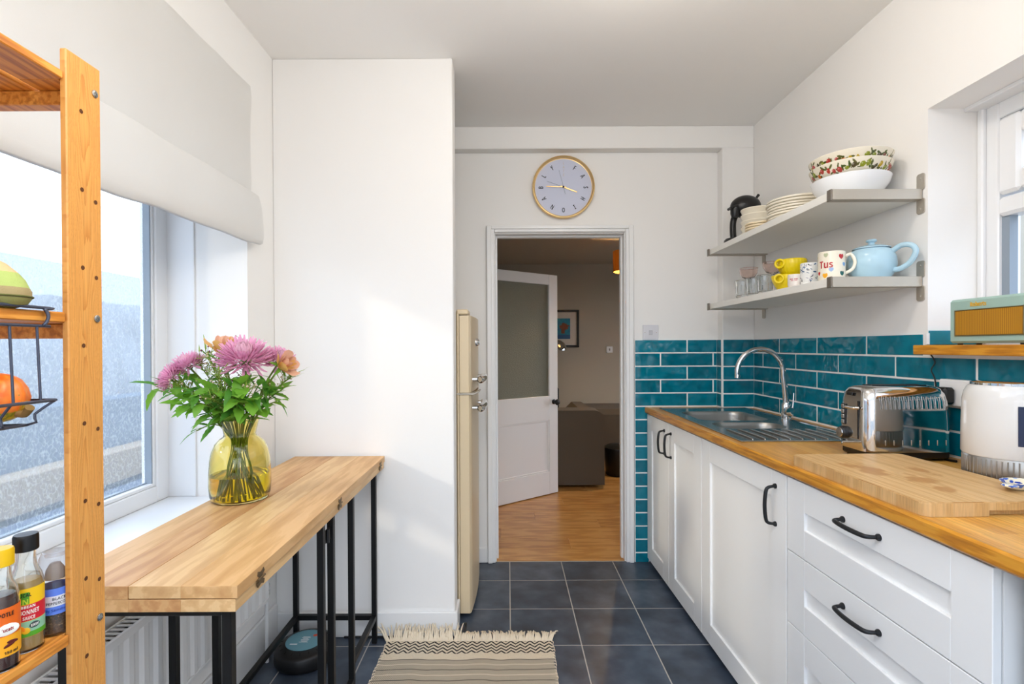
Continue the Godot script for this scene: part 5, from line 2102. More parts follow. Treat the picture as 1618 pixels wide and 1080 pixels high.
func filler(label: String, head: Vector3, foot_a: float, seed_: int, bud: Material, group: String) -> void:
	var t := thing("filler_sprig", label, "flower", VASE, 0.0, group)
	var g := RandomNumberGenerator.new()
	g.seed = seed_
	var pts := stem_to(t, head, foot_a, mats.stem_green, 0.0015)
	var tw := MB.new()
	var bd := MB.new()
	for k in 60:
		var at := g.randi_range(pts.size() - 9, pts.size() - 1)
		var p: Vector3 = pts[at]
		var d := Vector3(g.randf_range(-1, 1), g.randf_range(0.0, 1.2), g.randf_range(-1, 1)).normalized()
		var e := p + d * g.randf_range(0.018, 0.048)
		tw.tube([p, p.lerp(e, 0.5) + Vector3(0, 0.003, 0), e], 0.0009, 5)
		if k % 2 == 0:
			bd.ball(e, Vector3.ONE * g.randf_range(0.0020, 0.0038), 8, 5)
		else:
			var o := leaf_shape(0.024, 0.004, 0.2)
			tw.xf = Transform3D(aim(d), e)
			tw.grid([[Vector3(-0.002, 0, 0), Vector3(0.002, 0, 0)], [Vector3(-0.0016, 0.002, 0.012), Vector3(0.0016, 0.002, 0.012)], [Vector3(-0.0003, 0, 0.022), Vector3(0.0003, 0, 0.022)]])
			tw.xf = Transform3D.IDENTITY
	obj("twigs", tw, mats.leaf_light, t)
	obj("buds", bd, bud, t).set_meta("kind", "stuff")

func build_bouquet() -> void:
	for q in [["stem_green", Color(0.42, 0.52, 0.16)], ["leaf_dark", Color(0.28, 0.48, 0.16)], ["leaf_mid", Color(0.43, 0.63, 0.19)], ["leaf_light", Color(0.56, 0.66, 0.27)], ["petal_pink", Color(0.92, 0.68, 0.80)], ["petal_pale", Color(0.93, 0.76, 0.82)], ["petal_peach", Color(0.92, 0.72, 0.60)], ["petal_apricot", Color(0.91, 0.72, 0.42)], ["bud_cream", Color(0.86, 0.78, 0.66)], ["bud_mauve", Color(0.60, 0.38, 0.45)]]:
		var m := mat(q[0], q[1], 0.55)
		m.backlight_enabled = true
		var c: Color = q[1]
		m.backlight = c * (0.62 / maxf(c.r, maxf(c.g, c.b)))
		if q[0] == "stem_green":
			m.backlight_enabled = false
	# vase
	var t := thing("vase", "amber yellow glass vase of flowers on the wooden table", "vase", VASE)
	var amber := glass("amber_glass", Color(0.99, 0.945, 0.68))
	var out := [Vector2(0.0, 0.0), Vector2(0.080, 0.0), Vector2(0.086, 0.004), Vector2(0.0905, 0.02), Vector2(0.0925, 0.05), Vector2(0.092, 0.09), Vector2(0.0895, 0.13), Vector2(0.084, 0.16), Vector2(0.074, 0.184), Vector2(0.060, 0.199), Vector2(0.050, 0.206), Vector2(0.0475, 0.213), Vector2(0.050, 0.225), Vector2(0.0585, 0.262)]
	var inn := [Vector2(0.0570, 0.2625), Vector2(0.0475, 0.225), Vector2(0.0450, 0.213), Vector2(0.0475, 0.204), Vector2(0.058, 0.196), Vector2(0.0715, 0.1815), Vector2(0.0815, 0.158), Vector2(0.0868, 0.129), Vector2(0.0892, 0.09), Vector2(0.0897, 0.05), Vector2(0.0875, 0.022), Vector2(0.082, 0.010), Vector2(0.0, 0.008)]
	var b := MB.new()
	b.lathe(out + inn, 64)
	obj("glass_body", b, amber, t)
	b = MB.new()
	b.lathe([Vector2(0.0, 0.0088), Vector2(0.081, 0.0108), Vector2(0.0868, 0.0225), Vector2(0.089, 0.05), Vector2(0.0888, 0.084), Vector2(0.0, 0.084)], 64)
	var wm := glass("vase_water", Color(0.96, 0.89, 0.20))
	wm.refraction_scale = 0.033
	obj("water", b, wm, t)

	chrysanthemum("largest pink chrysanthemum, facing the room at the top of the bouquet", Vector3(0.046, 0.445, 0.055), 0.090, Vector3(0.12, 0.90, 0.42), 3.6, 1)
	chrysanthemum("pink chrysanthemum partly behind the largest bloom, beside the right rose", Vector3(0.112, 0.440, -0.03), 0.062, Vector3(0.5, 0.85, 0.2), 3.2, 2)
	chrysanthemum("pink chrysanthemum high on the window side of the bouquet", Vector3(-0.125, 0.432, 0.06), 0.056, Vector3(-0.35, 0.85, 0.45), 0.4, 3)
	chrysanthemum("pink chrysanthemum lowest and furthest to the window side", Vector3(-0.158, 0.398, 0.09), 0.050, Vector3(-0.7, 0.5, 0.5), 0.9, 4)
	rose("peach rose facing right at the room side of the bouquet", Vector3(0.146, 0.430, 0.03), 0.035, Vector3(0.85, 0.4, 0.25), 2.9, 5)
	rose("apricot rose at the top of the bouquet behind the chrysanthemums", Vector3(-0.050, 0.462, 0.0), 0.044, Vector3(0.25, 0.95, 0.15), 4.2, 6)
	var lab := ["dark leafy sprig reaching furthest left below the lowest chrysanthemum", "mid-green leafy sprig left of the vase under the pink blooms", "dark leafy sprig under the chrysanthemum high on the window side", "mid-green leafy sprig left of centre in front of the apricot rose", "dark leafy sprig directly under the largest chrysanthemum", "dark leafy sprig between the largest chrysanthemum and the right rose", "mid-green leafy sprig right of the vase under the peach rose", "mid-green leafy sprig at the front, low above the vase rim", "mid-green leafy sprig low at the front left of the vase rim", "dark leafy sprig standing at the back behind the largest chrysanthemum", "mid-green leafy sprig low at the right of the vase rim", "mid-green leafy sprig lowest on the left over the vase shoulder", "dark leafy sprig rising between the apricot rose and largest chrysanthemum", "dark leafy sprig filling the middle of the bouquet just above the rim", "mid-green leafy sprig at the front right below the largest chrysanthemum", "dark leafy sprig at the front left below the high window-side chrysanthemum", "mid-green leafy sprig between the two window-side chrysanthemums", "dark leafy sprig low on the right behind the rounded hanging leaves"]
	var grp := "leafy sprigs in the vase"
	var heads := [[-0.20, 0.375, 0.08, 0], [-0.15, 0.35, 0.10, 1], [-0.09, 0.385, 0.09, 0], [-0.03, 0.37, 0.12, 1], [0.03, 0.375, 0.11, 0], [0.10, 0.375, 0.08, 0], [0.15, 0.36, 0.02, 1], [0.06, 0.345, 0.13, 1], [-0.06, 0.33, 0.13, 1], [0.0, 0.40, -0.05, 0], [0.09, 0.33, 0.10, 1], [-0.12, 0.32, 0.10, 1], [-0.02, 0.42, 0.05, 0], [0.01, 0.33, 0.09, 0], [0.07, 0.385, 0.12, 1], [-0.07, 0.36, 0.14, 0], [-0.14, 0.405, 0.05, 1], [0.11, 0.345, 0.03, 0]]
	for k in heads.size():
		var h: Array = heads[k]
		sprig(lab[k], "foliage", Vector3(h[0], h[1], h[2]), k * 1.1, 9, 0.060 if h[3] else 0.080, 0.036 if h[3] else 0.024, k + 11, mats.leaf_mid if h[3] else mats.leaf_dark, grp)
	sprig("broad green leaves on a long stem pointing at the window", "foliage", Vector3(-0.255, 0.372, 0.03), 0.2, 6, 0.075, 0.034, 40, mats.leaf_mid, "")
	sprig("rounded green leaves hanging over the room side of the vase", "foliage", Vector3(0.148, 0.325, 0.06), 2.6, 5, 0.052, 0.040, 41, mats.leaf_mid, "")
	sprig("narrow drooping leaves hanging down the window side of the vase", "foliage", Vector3(-0.095, 0.235, 0.08), 1.2, 5, 0.075, 0.018, 42, mats.leaf_dark, "")
	var fl := ["fine budded filler sprig behind the left chrysanthemums", "fine budded filler sprig just left of the apricot rose", "fine budded filler sprig in front below the largest chrysanthemum", "fine budded filler sprig at the left below the chrysanthemums", "mauve statice sprig rising at the top centre of the bouquet", "mauve statice sprig rising at the top left of the bouquet", "fine budded filler sprig at the front right below the blooms", "fine budded filler sprig furthest right beside the peach rose", "fine budded filler sprig low at the front over the vase rim"]
	var fh := [[-0.10, 0.44, 0.05, 0], [-0.05, 0.46, 0.08, 0], [0.0, 0.41, 0.13, 0], [-0.14, 0.38, 0.10, 0], [0.02, 0.505, -0.02, 1], [-0.11, 0.475, 0.0, 1], [0.08, 0.36, 0.11, 0], [0.17, 0.40, 0.0, 0], [-0.02, 0.34, 0.13, 0]]
	for k in fh.size():
		var h: Array = fh[k]
		filler(fl[k], Vector3(h[0], h[1], h[2]), k * 0.9 + 0.4, k + 60, mats.bud_mauve if h[3] else mats.bud_cream, "mauve sprigs in the vase" if h[3] else "filler sprigs in the vase")

# ------------------------------------------------------------------ pine rack and what it holds
func build_rack() -> void:
	var t := thing("pine_rack", "tall open pine shelf rack with drilled posts at the left edge", "shelf rack", Vector3(-0.635, 0, -0.74))
	var pm: Material = wood("pine_post", Color(0.60, 0.33, 0.10), Color(0.83, 0.53, 0.22), Color(0.88, 0.61, 0.30), 101, Vector3(14, 0.9, 14), 0.42)
	var post_m := mat("pine_face", Color.WHITE, 0.42)
	post_m.albedo_texture = pine_tex()
	post_m.uv1_triplanar = true
	post_m.uv1_scale = Vector3(1.0, 1.0 / 1.76, 1.0 / 0.0625)
	post_m.uv1_offset = Vector3(0, 0, 0)
	var hole := mat("hole_dark", Color(0.36, 0.20, 0.07), 0.9)
	for p in [[0.0, 0.0], [-0.29, 0.0], [0.0, 0.66], [-0.29, 0.66]]:
		var b := MB.new()
		b.xf = Transform3D(Basis.IDENTITY, Vector3(p[0], 0, p[1]))
		b.span(-0.010, 0.0, 0.0, 1.754, -0.0625, 0.0, 0.0016)
		var po := obj("post", b, post_m if p[0] == 0.0 and p[1] == 0.0 else pm, t)
		if p[0] == 0.0 and p[1] == 0.0:
			for col in 2:
				for k in 13:
					var y := 1.674 - k * 0.1163 + (0.0 if col == 0 else -0.012)
					if col == 1 and (k == 0 or k == 3 or k == 7):
						continue
					b = MB.new()
					b.xf = Transform3D(Basis(Vector3(0, 0, 1), -PI / 2), Vector3(0.0001, y, -0.0255 if col == 0 else -0.0505))
					b.lathe([Vector2(0.0022, -0.004), Vector2(0.0024, 0.0), Vector2(0.0033, 0.0004), Vector2(0.0, 0.00045)], 14)
					obj("peg_hole", b, hole, po)
			for y in [1.712, 1.3665, 0.905]:
				b = MB.new()
				b.xf = Transform3D(Basis(Vector3(0, 0, 1), -PI / 2), Vector3(0.0, y, -0.0505))
				b.lathe([Vector2(0.0, 0.0), Vector2(0.0056, 0.0), Vector2(0.0056, 0.0016), Vector2(0.0042, 0.0026), Vector2(0.0022, 0.0026), Vector2(0.0018, 0.0012), Vector2(0.0, 0.0012)], 18)
				obj("bolt_head", b, mats.steel, po)
	var pe: Material = mats.pine_edge
	for s in [[1.7075, 1.720], [1.358, 1.373], [0.891, 0.907]]:
		for k in 4:
			var b := MB.new()
			var x := -0.003 - k * 0.075
			b.span(x - 0.064, x, s[0], s[1], -0.05 if k > 0 else 0.001, 0.64, 0.0016)
			if k == 0:
				b.span(x - 0.064, x - 0.008, s[0], s[1], -0.05, 0.001, 0.001)
			obj("shelf_slat", b, pe, t)
		for z in [-0.040, 0.62]:
			var b := MB.new()
			b.span(-0.275, -0.011, s[0] - 0.022, s[0] - 0.0005, z - 0.011, z + 0.011, 0.0015)
			obj("cross_batten", b, pe, t)

	# bottles on the low shelf
	var y := 0.907
	var gl := glass("bottle_glass", Color(0.97, 0.97, 0.95))
	var clear_plastic := mat("clear_plastic", Color(0.45, 0.43, 0.40, 0.07), 0.1)
	clear_plastic.transparency = BaseMaterial3D.TRANSPARENCY_ALPHA
	var o := thing("sauce_bottle", "hot sauce bottle with a black cap and yellow, red and green label", "bottle", Vector3(-0.668, y, -0.706))
	var face_a := atan2(0.668, 0.706)
	o.rotation.y = face_a
	var k := 0.9
	bottle(o, 0.0185, 0.158, gl, mat("sauce_pale", Color(0.80, 0.66, 0.40), 0.4), mats.black_plastic)
	band(o, 0.0189, 0.022, 0.088, mat("label_yellow", Color(0.95, 0.76, 0.04), 0.5))
	band(o, 0.01905, 0.044, 0.066, mat("label_red", Color(0.80, 0.09, 0.16), 0.5), "label_stripe")
	band(o, 0.01905, 0.0225, 0.0435, mat("label_sky", Color(0.55, 0.75, 0.62), 0.5), "label_stripe")
	band(o, 0.01915, 0.0225, 0.029, mat("label_green", Color(0.32, 0.62, 0.12), 0.5), "label_stripe")
	var patch := MB.new()
	patch.lathe([Vector2(0.0191, 0.067), Vector2(0.0191, 0.083)], 8, Vector3.ZERO, 1.0, 1.0, -PI / 2 - 0.8, -PI / 2 + 0.15)
	obj("label_patch", patch, mat("label_green", Color.WHITE), o)
	var wt := mat("ink_white", Color(0.95, 0.94, 0.90), 0.5)
	var ink := mat("ink_black", Color(0.05, 0.05, 0.06), 0.5)
	text_on(o, "TROPICAL", 0.0048, 0.0194, 0.0795, -0.35, ink, 0.75)
	text_on(o, "SUN", 0.0066, 0.0194, 0.0705, -0.35, mat("ink_lime", Color(0.75, 0.85, 0.2), 0.5))
	text_on(o, "CARIBBEAN", 0.0026, 0.0194, 0.0632, -0.2, wt)
	text_on(o, "SCOTCH BONNET", 0.0058, 0.0194, 0.0558, -0.42, wt, 0.66)
	text_on(o, "PEPPER SAUCE", 0.0043, 0.0194, 0.0480, -0.30, wt, 0.72)
	for q in [[-0.35, 0.033, 0.0052, "fruit_orange", Color(0.93, 0.55, 0.06)], [-0.05, 0.031, 0.0045, "fruit_yellow", Color(0.95, 0.74, 0.1)]]:
		var pb := MB.new()
		pb.xf = Transform3D(Basis(Vector3.UP, q[0]), Vector3(0, q[1], 0))
		pb.ball(Vector3(0, 0, 0.0190), Vector3(q[2], q[2], 0.0006), 14, 8)
		obj("printed_pepper", pb, mat(q[3], q[4], 0.5), o)
	var em := MB.new()
	em.xf = Transform3D(Basis(Vector3.UP, 0.42), Vector3(0, 0.037, 0))
	em.ball(Vector3(0, 0, 0.0191), Vector3(0.0058, 0.0042, 0.0006), 16, 8)
	obj("label_badge", em, mat("badge_grey", Color(0.20, 0.26, 0.26), 0.5), o)
	text_on(o, "EASY", 0.0024, 0.0202, 0.037, 0.42, wt, 0.8)

	o = thing("sauce_bottle", "dark sauce bottle with a yellow cap and orange label at the frame edge", "bottle", Vector3(-0.660, y, -0.662), face_a)
	bottle(o, 0.0185, 0.155, gl, mat("sauce_brown", Color(0.27, 0.08, 0.03), 0.25), mat("cap_yellow", Color(0.93, 0.74, 0.03), 0.4))
	band(o, 0.0189, 0.020, 0.082, mat("label_orange", Color(0.90, 0.40, 0.06), 0.5))
	band(o, 0.01905, 0.020, 0.046, mat("label_gold", Color(0.95, 0.66, 0.10), 0.5), "label_stripe")
	em = MB.new()
	em.xf = Transform3D(Basis(Vector3.UP, 0.35), Vector3(0, 0.054, 0))
	em.ball(Vector3(0, 0, 0.0187), Vector3(0.012, 0.0075, 0.0012), 18, 8)
	obj("label_badge", em, wt, o)
	text_on(o, "CHIPOTLE", 0.0052, 0.0196, 0.0735, 0.05, ink, 0.75)
	text_on(o, "Yucateco", 0.0042, 0.0204, 0.0545, 0.45, mat("ink_crimson", Color(0.6, 0.06, 0.08), 0.5), 0.75)
	text_on(o, "150 ml", 0.0028, 0.0194, 0.0245, 0.55, ink)
	for q in [[0.45, 0.034, 0.3], [0.62, 0.037, -0.2]]:
		var pb := MB.new()
		pb.xf = Transform3D(Basis(Vector3.UP, q[0]), Vector3(0, q[1], 0)) * Transform3D(Basis(Vector3(0, 0, 1), q[2]), Vector3(0, 0, 0.019))
		pb.ball(Vector3.ZERO, Vector3(0.0065, 0.0022, 0.0006), 14, 8)
		obj("printed_pepper", pb, mat("pepper_brown", Color(0.35, 0.10, 0.06), 0.5), o)

	# peppercorn grinder
	o = thing("pepper_grinder", "clear peppercorn grinder jar with a blue and white label", "grinder", Vector3(-0.6640, y, -0.747), atan2(0.664, 0.747))
	var b := MB.new()
	b.lathe([Vector2(0.0, 0.0), Vector2(0.0165, 0.0), Vector2(0.018, 0.002), Vector2(0.018, 0.066), Vector2(0.0165, 0.074), Vector2(0.0162, 0.078), Vector2(0.0150, 0.078), Vector2(0.0153, 0.073), Vector2(0.0168, 0.065), Vector2(0.0168, 0.004), Vector2(0.0, 0.003)], 36)
	obj("jar", b, clear_plastic, o)
	b = MB.new()
	b.lathe([Vector2(0.0, 0.0035), Vector2(0.0163, 0.0045), Vector2(0.0163, 0.038), Vector2(0.0, 0.040)], 24)
	var pc := mat("pepper_fill", Color.WHITE, 0.8)
	pc.albedo_texture = noise_tex(noise(0.09, 33, 3, FastNoiseLite.TYPE_CELLULAR), 256, [0.0, 0.4, 0.62, 0.8, 1.0], [Color(0.10, 0.07, 0.05), Color(0.22, 0.15, 0.09), Color(0.36, 0.25, 0.15), Color(0.72, 0.62, 0.45), Color(0.3, 0.2, 0.1)])
	triplanar(pc, Vector3(14, 14, 14))
	obj("peppercorns", b, pc, o)
	b = MB.new()
	var rows := []
	for st in [[0.078, 0.0165], [0.080, 0.0178], [0.110, 0.0178], [0.115, 0.0165], [0.1185, 0.0150], [0.1185, 0.0125], [0.112, 0.0120]]:
		var row := []
		for j in 72:
			var a := TAU * j / 72
			var rr: float = st[1] + (0.0006 * cos(a * 24.0) if st[0] < 0.112 else 0.0)
			row.append(Vector3(cos(a) * rr, st[0], -sin(a) * rr))
		rows.append(row)
	b.grid(rows, true)
	b.lathe([Vector2(0.0121, 0.112), Vector2(0.0, 0.112)], 30)
	var cap_plastic := mat("cap_plastic", Color(0.60, 0.54, 0.50, 0.24), 0.1)
	cap_plastic.transparency = BaseMaterial3D.TRANSPARENCY_ALPHA
	obj("grinder_cap", b, cap_plastic, o)
	b = MB.new()
	b.lathe([Vector2(0.0, 0.0795), Vector2(0.0125, 0.0795), Vector2(0.0110, 0.092), Vector2(0.0060, 0.101), Vector2(0.0, 0.102)], 24)
	obj("grinding_head", b, mat("head_grey", Color(0.62, 0.57, 0.53), 0.5), o)
	band(o, 0.0184, 0.032, 0.069, mat("label_blue", Color(0.36, 0.50, 0.86), 0.5))
	band(o, 0.0186, 0.0435, 0.0585, mat("label_white", Color(0.86, 0.86, 0.87), 0.5), "label_stripe")
	text_on(o, "BLACK", 0.0040, 0.0189, 0.0545, 0.20, ink, 1.0, false)
	text_on(o, "PEPPERCORNS", 0.0040, 0.0189, 0.0480, 0.22, ink, 0.85, false)
	text_on(o, "by Sainsbury's", 0.0026, 0.0188, 0.0385, 0.20, mat("ink_navy", Color(0.15, 0.25, 0.60), 0.5), 1.0, false)

	# wire basket hooked under the middle shelf, with a squash
	t = thing("wire_basket", "grey wire basket hooked under the middle shelf of the pine rack", "basket")
	var wire := mat("wire_grey", Color(0.30, 0.32, 0.38), 0.4, 0.5)
	b = MB.new()
	var f := -0.622
	var bk := -0.80
	var zf := -0.703
	var zn := -0.40
	b.tube(curve([Vector3(f - 0.012, 1.3765, zn), Vector3(f - 0.012, 1.3765, zf + 0.014), Vector3(f - 0.010, 1.374, zf + 0.004), Vector3(f - 0.008, 1.364, zf + 0.001), Vector3(f - 0.010, 1.353, zf + 0.006), Vector3(f - 0.012, 1.3515, zf + 0.02), Vector3(f - 0.012, 1.3515, zn)], 5), 0.0022, 8)
	obj("hook_wire", b, wire, t)
	for z in [-0.689, -0.651, -0.60, -0.55]:
		b = MB.new()
		b.tube([Vector3(f - 0.012, 1.3515, z), Vector3(f - 0.008, 1.251, z)], 0.0016, 8)
		obj("hanger_wire", b, wire, t)
	b = MB.new()
	b.tube([Vector3(f, 1.2505, zn), Vector3(f, 1.2505, zf), Vector3(bk, 1.2505, zf), Vector3(bk, 1.2505, zn)], 0.0021, 8, true)
	obj("rim_wire", b, wire, t)
	b = MB.new()
	b.tube([Vector3(f - 0.024, 1.2185, zn + 0.01), Vector3(f - 0.024, 1.2185, zf + 0.016), Vector3(bk + 0.02, 1.2185, zf + 0.016), Vector3(bk + 0.02, 1.2185, zn + 0.01)], 0.0019, 8, true)
	obj("base_wire", b, wire, t)
	for z in [zf + 0.016, -0.64, -0.57, -0.50]:
		b = MB.new()
		b.tube(curve([Vector3(f, 1.2505, z - (0.016 if z < -0.68 else 0.0)), Vector3(f - 0.014, 1.233, z), Vector3(f - 0.024, 1.2185, z), Vector3(bk + 0.02, 1.2185, z), Vector3(bk, 1.2505, z)], 3), 0.0017, 8)
		obj("cross_wire", b, wire, t)
	# squash
	o = thing("squash", "orange and green turban squash lying in the wire basket", "vegetable", Vector3(-0.692, 1.2225, -0.685))
	b = MB.new()
	rows = []
	var nz := noise(14.0, 44, 2)
	for i in 17:
		var ph := PI * i / 16.0
		var row := []
		for j in 40:
			var a := TAU * j / 40
			var rib := 1.0 + 0.035 * cos(a * 9.0) * sin(ph)
			var rr := 0.043 * pow(sin(ph), 0.72) * rib * (1.0 + nz.get_noise_3d(cos(a), ph, sin(a)) * 0.05)
			row.append(Vector3(cos(a) * rr, 0.0325 - cos(ph) * 0.0335, -sin(a) * rr * 0.7))
		rows.append(row)
	b.grid(rows, true)
	var sq := mat("squash_skin", Color.WHITE, 0.4)
	var si := Image.create(128, 64, false, Image.FORMAT_RGB8)
	var sn := noise(0.06, 9, 4)
	for px in 128:
		for py in 64:
			var v := py / 64.0 + sn.get_noise_2d(px, py) * 0.30
			var c := Color(0.93, 0.42, 0.10).lerp(Color(0.95, 0.58, 0.22), clampf(sn.get_noise_2d(px * 2 + 50, py * 2) + 0.4, 0, 1))
			if v < 0.36:
				c = Color(0.80, 0.66, 0.12).lerp(Color(0.42, 0.45, 0.12), clampf(sn.get_noise_2d(px * 3, py * 3 + 90) * 1.6 + 0.3, 0, 1))
			si.set_pixel(px, py, c)
	sq.albedo_texture = ImageTexture.create_from_image(si)
	obj("skin", b, sq, o)
	b = MB.new()
	b.tube(curve([Vector3(0.036, 0.012, 0.0), Vector3(0.044, 0.010, 0.0), Vector3(0.055, 0.020, 0.004)], 4), [0.006, 0.005, 0.0045, 0.004, 0.0042, 0.0046, 0.005, 0.0052, 0.0054], 10)
	obj("stalk", b, mat("stalk_brown", Color(0.52, 0.40, 0.20), 0.8), o)

	# striped pouch on the middle shelf
	o = thing("fabric_pouch", "rounded green and beige striped cloth pouch on the middle shelf", "pouch", Vector3(-0.678, 1.3735, -0.66))
	o.scale = Vector3(1.2, 1.1, 1.2)
	var bands := [[[0.0, 0.0], [0.028, 0.0], [0.040, 0.004], [0.045, 0.012]], [[0.045, 0.012], [0.045, 0.020], [0.043, 0.024]], [[0.043, 0.024], [0.039, 0.034], [0.033, 0.042]], [[0.033, 0.042], [0.022, 0.053], [0.010, 0.060], [0.0, 0.062]]]
	var cols := [Color(0.68, 0.66, 0.38), Color(0.62, 0.55, 0.38), Color(0.66, 0.72, 0.40), Color(0.84, 0.72, 0.52)]
	for q in 4:
		b = MB.new()
		var pr := []
		for p in bands[q]:
			pr.append(Vector2(p[0], p[1]))
		b.lathe(pr, 36, Vector3.ZERO, 1.0, 0.75)
		var pmm := mat("pouch_%d" % q, cols[q], 0.9)
		bump(pmm, mats.blind_fabric.heightmap_texture, 0.05)
		triplanar(pmm, Vector3(12, 12, 12))
		obj("cloth_band", b, pmm, o)
	b = MB.new()
	var ring := []
	for j in 36:
		var a := TAU * j / 36
		ring.append(Vector3(cos(a) * 0.0455, 0.0135, -sin(a) * 0.0455 * 0.75))
	b.tube(ring, 0.0012, 6, true)
	obj("seam", b, mat("seam_green", Color(0.35, 0.36, 0.16), 0.9), o)

func bottle(o: Node3D, r: float, h: float, gm: Material, fill: Material, cap: Material) -> void:
	var b := MB.new()
	b.lathe([Vector2(0.0, 0.0), Vector2(r - 0.002, 0.0), Vector2(r, 0.002), Vector2(r, 0.092), Vector2(r * 0.9, 0.102), Vector2(r * 0.66, 0.114), Vector2(r * 0.58, 0.124), Vector2(r * 0.58, h - 0.018), Vector2(r * 0.46, h - 0.018), Vector2(r * 0.46, 0.124), Vector2(r * 0.55, 0.113), Vector2(r * 0.8, 0.101), Vector2(r - 0.0013, 0.091), Vector2(r - 0.0013, 0.004), Vector2(0.0, 0.003)], 36)
	obj("glass", b, gm, o)
	b = MB.new()
	b.lathe([Vector2(0.0, 0.0036), Vector2(r - 0.0018, 0.0045), Vector2(r - 0.0018, 0.088), Vector2(r * 0.78, 0.096), Vector2(0.0, 0.097)], 28)
	obj("sauce", b, fill, o)
	b = MB.new()
	var rows := []
	for st in [[h - 0.022, 0.70], [h - 0.021, 0.73], [h - 0.003, 0.73], [h, 0.68]]:
		var row := []
		for j in 80:
			var a := TAU * j / 80
			var rr: float = r * st[1] + 0.0003 * cos(a * 40.0)
			row.append(Vector3(cos(a) * rr, st[0], -sin(a) * rr))
		rows.append(row)
	b.grid(rows, true)
	b.lathe([Vector2(r * 0.68, h), Vector2(0.0, h + 0.0005)], 30)
	b.lathe([Vector2(r * 0.46, h - 0.022), Vector2(r * 0.70, h - 0.022)], 30)
	obj("cap", b, cap, o)

func band(o: Node3D, r: float, y0: float, y1: float, m: Material, called := "label_band") -> void:
	var b := MB.new()
	b.lathe([Vector2(r - 0.0003, y0), Vector2(r, y0), Vector2(r, y1), Vector2(r - 0.0003, y1)], 36)
	obj(called, b, m, o)

func text_on(o: Node3D, text: String, tall: float, r: float, y: float, turn: float, m: Material, squeeze := 1.0, heavy := true) -> void:
	var l := obj("lettering", letters(text, tall, 0.0003, r, heavy, squeeze), m, o, Vector3(0, y, 0))
	l.rotation.y = turn

func pine_tex() -> ImageTexture:
	# growth rings of a flat-sawn board: long flames up the middle, straight grain at the sides
	var w := 128
	var h := 1024
	var im := Image.create(w, h, false, Image.FORMAT_RGB8)
	var slow := noise(0.004, 31, 2)
	var wob := noise(0.02, 32, 3)
	var fine := noise(0.11, 33, 3)
	for y in h:
		for x in w:
			var u := (x - w * 0.47) / (w * 0.5) + slow.get_noise_2d(0, y) * 0.35
			var flame := absf(fposmod(y / 1024.0 * 2.6 + 0.35, 1.0) - 0.5) * 2.0
			var d := u * u * 3.4 + flame * 1.5 + wob.get_noise_2d(x * 1.2, y * 0.35) * 0.30
			var ring := fposmod(d * 3.6, 1.0)
			var line := pow(ring, 4.0)
			var c := Color(0.86, 0.61, 0.31).lerp(Color(0.74, 0.46, 0.18), line * 0.8)
			var g := 1.0 + fine.get_noise_2d(x * 2.0, y * 0.12) * 0.09
			im.set_pixel(x, y, Color(c.r * g, c.g * g, c.b * g))
	return ImageTexture.create_from_image(im)

